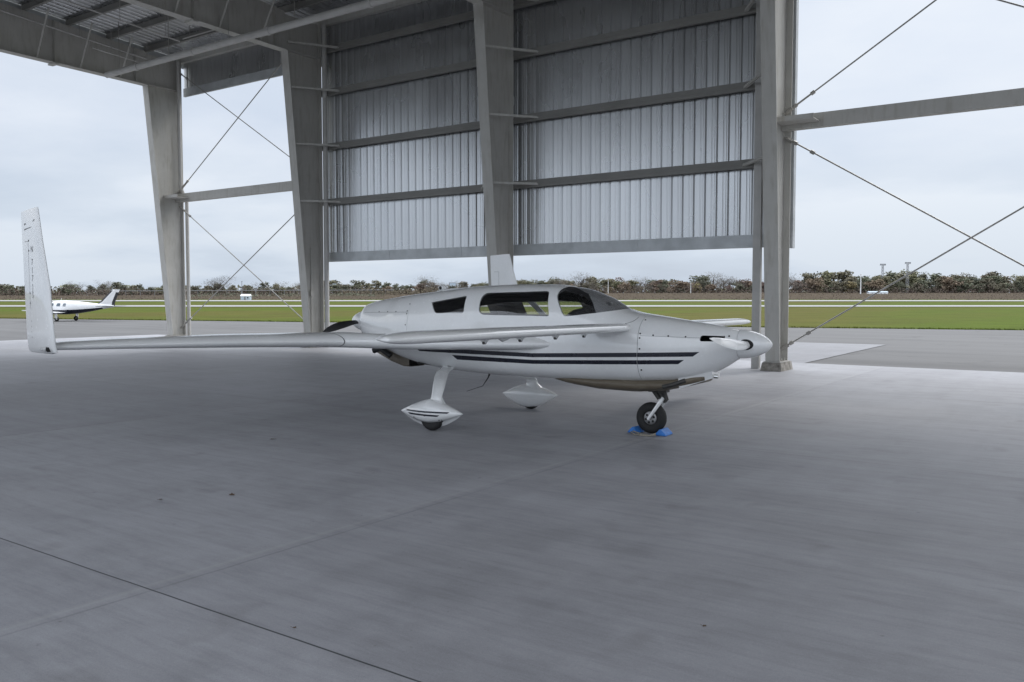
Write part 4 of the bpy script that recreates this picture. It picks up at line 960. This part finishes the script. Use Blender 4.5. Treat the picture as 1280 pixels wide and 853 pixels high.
# ------------------------------------------------------------------ far field: trees, brush, masts, shed
def leaf_cloud(centers, radii, n, size, squash=1.0):
    V = []; Fq = []
    C_ = np.array(centers); Rd = np.array(radii); pick = rng.integers(0, len(C_), n)
    d = rng.normal(0, 1, (n, 3)); d /= np.linalg.norm(d, axis=1)[:, None]; rr = rng.random(n)**.45
    P = C_[pick] + d*(rr*Rd[pick])[:, None]*np.array([1, 1, squash])
    a = rng.normal(0, 1, (n, 3)); a /= np.linalg.norm(a, axis=1)[:, None]; b_ = np.cross(a, rng.normal(0, 1, (n, 3))); b_ /= np.linalg.norm(b_, axis=1)[:, None]
    sz = rng.uniform(.6, 1.3, n)[:, None]*size
    V = np.stack([P - a*sz, P + b_*sz*.6, P + a*sz, P - b_*sz*.6], 1).reshape(-1, 3)
    return V, np.arange(4*n).reshape(-1, 4)
def proto(kind, seed):
    global rng
    rng = np.random.default_rng(seed); r_ = random.Random(seed)
    h = r_.uniform(9, 12); trunk = MB()
    trunk.tube([(0,0,0), (r_.uniform(-.2,.2), r_.uniform(-.2,.2), h*.3), (r_.uniform(-.4,.4), r_.uniform(-.4,.4), h*.75)], [.28,.22,.08], 6)
    if kind == 'bare':
        for _ in range(16):
            z = r_.uniform(h*.22, h*.6); a = r_.uniform(0, 2*PI); L = r_.uniform(2.2, 4.2)
            e = Vector((math.cos(a)*L*.65, math.sin(a)*L*.65, z + L)); trunk.tube([(0,0,z), e*.6 + Vector((0,0,z*.4)), e], [.10,.06,.025], 4)
        cs = [(r_.uniform(-2.8,2.8), r_.uniform(-2.8,2.8), r_.uniform(h*.5,h*.95)) for _ in range(9)]
        n = 520; C_ = np.array(cs)[rng.integers(0, 9, n)] + rng.normal(0, 1.1, (n, 3)); dr = rng.normal(0, 1, (n, 3)); dr[:, 2] = abs(dr[:, 2])*1.3; dr /= np.linalg.norm(dr, axis=1)[:, None]
        L = rng.uniform(.5, 1.5, n)[:, None]; sd_ = np.cross(dr, rng.normal(0, 1, (n, 3))); sd_ /= np.linalg.norm(sd_, axis=1)[:, None]
        V = np.stack([C_ - sd_*.035, C_ + sd_*.035, C_ + dr*L + sd_*.02, C_ + dr*L - sd_*.02], 1).reshape(-1, 3); Fq = np.arange(4*n).reshape(-1, 4)
    else:
        k = r_.randint(12, 18); cs = []; rs_ = []
        for _ in range(k):
            a = r_.uniform(0, 2*PI); q = r_.uniform(0, 3.3); z = r_.uniform(.14, .92)*h; q *= 1.15 - abs(z/h-.5); cs.append((math.cos(a)*q, math.sin(a)*q, z)); rs_.append(r_.uniform(1.3, 2.4))
        V, Fq = leaf_cloud(cs, rs_, 1100, .46, .8)
    return np_mesh('crown', V, Fq), trunk.mesh('trunk'), h
KINDS = {'green': ('leaf_green', 4), 'olive': ('leaf_olive', 3), 'rust': ('leaf_rust', 2), 'gold': ('leaf_gold', 2), 'bare': ('twig', 4)}
PROTO = {}
sd0 = 100
for kx, (mt, nn) in KINDS.items():
    PROTO[kx] = []
    for i in range(nn):
        sd0 += 1; cm, tm, h = proto(kx, sd0); cm.materials.append(M[mt]); tm.materials.append(M['bark']); PROTO[kx].append((cm, tm, h))
LABEL = {'green': 'dull green leafy tree in the tree line beyond the runway', 'olive': 'olive and yellowing tree in the tree line beyond the runway', 'rust': 'rust brown autumn tree in the tree line beyond the runway', 'gold': 'small yellow autumn tree in the tree line beyond the runway', 'bare': 'leafless grey tree in the tree line beyond the runway'}
GROUP = {'green': 'green trees of the far tree line', 'olive': 'olive trees of the far tree line', 'rust': 'rust trees of the far tree line', 'gold': 'yellow trees of the far tree line', 'bare': 'leafless trees of the far tree line'}
tr = random.Random(5)
def tree(kind, px, dep, hgt):
    cm, tm, h = tr.choice(PROTO[kind]); la = latpx(px, dep); p = view(la, dep, hz(la, dep) - .1); s = hgt/h
    e = bpy.data.objects.new('tree', None); COL.objects.link(e); e.location = p; e.rotation_euler = (0, 0, tr.uniform(0, 6.28)); e.scale = (s*tr.uniform(1.4,2.0),)*2 + (s,)
    tag(e, LABEL[kind], 'tree', GROUP[kind])
    for nm_, dt in (('trunk', tm), ('crown', cm)):
        o = bpy.data.objects.new(nm_, dt); COL.objects.link(o); o.parent = e
# (from px, to px, top height in px, mix)
ZONES = [(-60, 75, 11, 'ggggo'), (75, 150, 13, 'gggb'), (150, 240, 13, 'ggoo'), (240, 300, 14, 'oogb'), (300, 350, 13, 'oggb'), (350, 405, 15, 'bbbg'), (405, 470, 15, 'gggo'), (470, 520, 15, 'ggor'), (520, 560, 16, 'bbgr'), (560, 650, 15, 'ggbo'), (650, 710, 17, 'ggoo'), (710, 790, 18, 'bbro'),
         (790, 870, 16, 'ggrb'), (870, 950, 18, 'brbg'), (950, 1010, 17, 'brbb'), (1010, 1120, 22, 'ogog'), (1120, 1200, 25, 'googo'), (1200, 1260, 22, 'googr'), (1260, 1350, 21, 'gogo')]
KM = {'g': 'green', 'o': 'olive', 'r': 'rust', 'y': 'gold', 'b': 'bare'}
for (a, c, tp, mx) in ZONES:
    for row, (dep, frac, step) in enumerate(((690, 1.0, 13), (650, .86, 14), (622, .66, 17))):
        x = a + tr.uniform(0, step)
        while x < c:
            kd = KM[tr.choice(mx)]
            if row == 2 and tr.random() < .10: kd = 'rust' if x > 400 else 'olive'
            tree(kd, x, dep + tr.uniform(-14, 14), max(4, tp*frac*tr.uniform(.68, 1.28)/1072*dep)); x += step*tr.uniform(.7, 1.3)
for px, kd, tp in ((275, 'bare', 21), (268, 'bare', 19), (535, 'bare', 19), (726, 'bare', 20), (700, 'bare', 19), (965, 'bare', 20), (985, 'bare', 21), (847, 'rust', 15), (872, 'gold', 12), (889, 'gold', 12), (1185, 'rust', 20), (1060, 'gold', 16), (763, 'gold', 8), (90, 'bare', 16), (130, 'bare', 17)):
    tree(kd, px, 612, tp/1072*612)
# undergrowth in front of the trees: one mass nobody could count
def brush(name, label, px0, px1, dmin, dmax, n, hgt, mat, size):
    P = []
    for _ in range(n):
        dep = rng.uniform(dmin, dmax); px = rng.uniform(px0, px1); la = latpx(px, dep); cl_ = .5 + .5*math.sin(px*.13 + dep*.05)*math.sin(px*.041 + 1.3)
        p = view(la, dep, hz(la, dep) + min(abs(rng.normal(0, 1)), 1.5)*hgt*.5*(.35 + cl_)); P.append(p)
    P = np.array(P); a = rng.normal(0, 1, (n, 3)); a[:, 2] = abs(a[:, 2]); a /= np.linalg.norm(a, axis=1)[:, None]; b_ = np.cross(a, rng.normal(0, 1, (n, 3))); b_ /= np.linalg.norm(b_, axis=1)[:, None]
    sz = rng.uniform(.5, 1.3, n)[:, None]*size
    V = np.stack([P - a*sz, P + b_*sz*.6, P + a*sz, P - b_*sz*.6], 1).reshape(-1, 3)
    tag(link(name, np_mesh(name, V, np.arange(4*n).reshape(-1, 4)), mat), label, 'brush', kind='stuff')
brush('brush', 'brown brush and undergrowth along the foot of the far trees', -60, 1350, 590, 720, 20000, 5.5, M['leaf_brush'], .7)
brush('woodland', 'hazy mass of far woods showing between the trees', -100, 1400, 735, 780, 9000, 8.5, M['leaf_olive'], 1.5)
brush('bramble', 'rust brown thicket in front of the far trees left of the cabin', 425, 640, 560, 600, 2600, 4.6, M['leaf_brush'], .6)
brush('hedge', 'green scrub along the far road embankment', 240, 480, 520, 560, 1300, 2.2, M['leaf_green'], .5)
brush('dry_grass', 'tall dry grass along the far side of the runway', -60, 1350, 425, 590, 16000, .7, M['leaf_brush'], .28)
# road with guard rail on the embankment at left
mb = MB(); q0 = []
for k in range(40):
    px = 140 + k*9; dep = 575; la = latpx(px, dep); q0.append(view(la, dep, hz(la, dep) + 3.0))
mb.tube(q0, .22, 4)
for q in q0[::2]: mb.box(q.x-.12, q.x+.12, q.y-.12, q.y+.12, q.z-3.2, q.z)
tag(mb.build('guard_rail', M['farmetal']), 'long pale guard rail along the far road embankment at left', 'guard rail')
def gp(px, dep, z=0): la = latpx(px, dep); return view(la, dep, hz(la, dep) + z)
# shed
p = gp(308, 440); S_ = empty('shed', p, (0, 0, -YAW), label='small pale blue shed with gable roof on the far field', cat='shed')
mb = MB(); mb.box(-2.3, 2.3, -1.6, 1.6, 0, 2.0); mb.build('wall', M['shedblue'], S_)
mb = MB(); mb.add([(-2.5,-1.8,1.95), (2.5,-1.8,1.95), (2.5,0,3.0), (-2.5,0,3.0), (2.5,1.8,1.95), (-2.5,1.8,1.95)], [(0,1,2,3), (3,2,4,5), (1,4,2), (0,3,5)]); mb.build('roof', M['wht'], S_)
mb = MB(); mb.box(-.6, .3, -1.63, -1.602, 0, 1.7); mb.build('door', M['mast'], S_)
mb = MB(); mb.box(1.0, 1.7, -1.63, -1.602, .8, 1.5); mb.build('window', M['dark'], S_)
# light masts
def mast(px, top, lbl):
    p = gp(px, 640); h = (371-top)/1072*640 + 1.74 - p.z
    e = empty('light_mast', p, (0, 0, -YAW), label=lbl, cat='light mast', group='floodlight masts above the far trees')
    mb = MB()
    for sx_ in (-1, 1):
        for sy_ in (-1, 1): mb.tube([(sx_*1.0, sy_*1.0, 0), (sx_*.45, sy_*.45, h-2)], .13, 4)
    for k in range(9):
        z0, z1 = k*(h-2)/9, (k+1)*(h-2)/9; w0 = 1.0 - .55*z0/(h-2); w1 = 1.0 - .55*z1/(h-2)
        mb.tube([(-w0,-w0,z0), (w1,-w1,z1)], .07, 4); mb.tube([(w0,w0,z0), (-w1,w1,z1)], .07, 4); mb.tube([(-w0,-w0,z0), (w0,-w0,z0)], .07, 4)
    mb.build('lattice_tower', M['mast'], e)
    mb = MB(); mb.box(-2.1, 2.1, -.5, .5, h-2, h-1.8); mb.build('platform', M['mast'], e)
    for x in (-1.7, -.6, .6, 1.7):
        mb = MB(); mb.box(x-.42, x+.42, -.55, -.1, h-1.6, h-.7); mb.tube([(x,0,h-1.8), (x,0,h-1.5)], .08, 4); mb.build('floodlight', M['mast'], e)
mast(1102, 329, 'left one of two tall floodlight masts above the trees at right'); mast(1133, 327, 'right one of two tall floodlight masts, crossed by the brace rod')
def pole(px, top, dep, r_, lbl, mat='farmetal'):
    p = gp(px, dep); h = (371-top)/1072*dep + 1.74 - p.z; mb = MB(); mb.tube([(0,0,0), (0,0,h)], [r_, r_*.6], 6)
    mb.tube([(0,0,h*.97), (0,0,h)], r_*1.8, 6)
    o = mb.build('pole', M[mat]); o.location = p; tag(o, lbl, 'pole')
pole(1075, 343, 560, .38, 'pale slender pole before the far trees, left of the floodlight masts', 'wht')
pole(303, 352, 580, .3, 'thin grey utility pole above the pale blue shed', 'mast'); pole(760, 350, 580, .22, 'thin white pole among the far trees above the windshield', 'wht'); pole(863, 354, 580, .22, 'thin white pole among the trees above the nose cowling', 'wht')
def billboard(px, top, dep, wd, hg, lbl):
    p = gp(px, dep); h = (371-top)/1072*dep + 1.74 - p.z
    e = empty('billboard', p, (0, 0, -YAW + .15), label=lbl, cat='billboard')
    mb = MB(); mb.box(-wd/2, wd/2, -.3, .3, h-hg, h); mb.build('panel', M['mast'], e)
    mb = MB(); mb.box(-wd/2+.4, wd/2-.4, -.36, -.31, h-hg+.5, h-.4); mb.build('sign_face', M['shedblue'], e)
    mb = MB()
    for x in (-wd*.3, wd*.3): mb.tube([(x,0,0), (x,0,h-hg)], .22, 6)
    mb.build('post', M['mast'], e)
billboard(420, 354.5, 640, 5.0, 3.2, 'small far billboard just right of the downspout'); billboard(566, 353.5, 640, 5.4, 3.4, 'small far billboard above the roof inlet of the airplane')
# low white building at right
p = gp(1096, 560); e = empty('low_building', p, (0, 0, -YAW), label='low white building with pale roof before the far trees at right', cat='building')
mb = MB(); mb.box(-6, 6, -2, 2, 0, 1.1); mb.build('wall', M['wht'], e)
mb = MB(); mb.add([(-6.3,-2.3,1.1), (6.3,-2.3,1.1), (6.3,0,1.8), (-6.3,0,1.8), (6.3,2.3,1.1), (-6.3,2.3,1.1)], [(0,1,2,3), (3,2,4,5), (1,4,2), (0,3,5)]); mb.build('roof', M['shedblue'], e)
for x in (-4, -1.5, 1.5, 4): mb = MB(); mb.box(x-.5, x+.5, -2.04, -2.003, .35, .8); mb.build('window', M['mast'], e)

# ------------------------------------------------------------------ dead leaves blown on the floor
def on_floor(px, py):
    d = view(px - 640, F_PX*math.cos(PITCH) + (py-426.5)*0) ; t = CAMH/((py - HZN)/F_PX) ; return view(latpx(px, t), t, .003)
for px, py, s, lbl in ((286, 622, .036, 'largest dead leaf on the floor, below the left wing'), (338, 551, .036, 'dead leaf on the floor left of the near wheel fairing'), (363, 793, .014, 'tiny dead leaf right of the dark floor joint'), (885, 791, .014, 'tiny dead leaf on the floor near the bottom, right of centre'), (196, 628, .022, 'tiny dead leaf left of the largest one')):
    q = on_floor(px, py); mb = MB(); r2 = random.Random(px); n = 11
    rim = [(s*math.cos(2*PI*k/n)*(1 if k % 2 else .62), s*.8*math.sin(2*PI*k/n)*(1 if k % 2 else .62), r2.uniform(.002, .02)*(s/.05)) for k in range(n)]
    mb.add(rim + [(0,0,.004)], [(k, (k+1) % n, n) for k in range(n)]); mb.tube([(-s*.9,0,.006), (-s*1.5,s*.2,.012)], s*.05, 4)
    o = mb.build('dead_leaf', M['deadleaf'], fix=False); o.location = q; o.rotation_euler = (0, 0, r2.uniform(0, 6)); tag(o, lbl, 'leaf', 'dead leaves on the hangar floor')
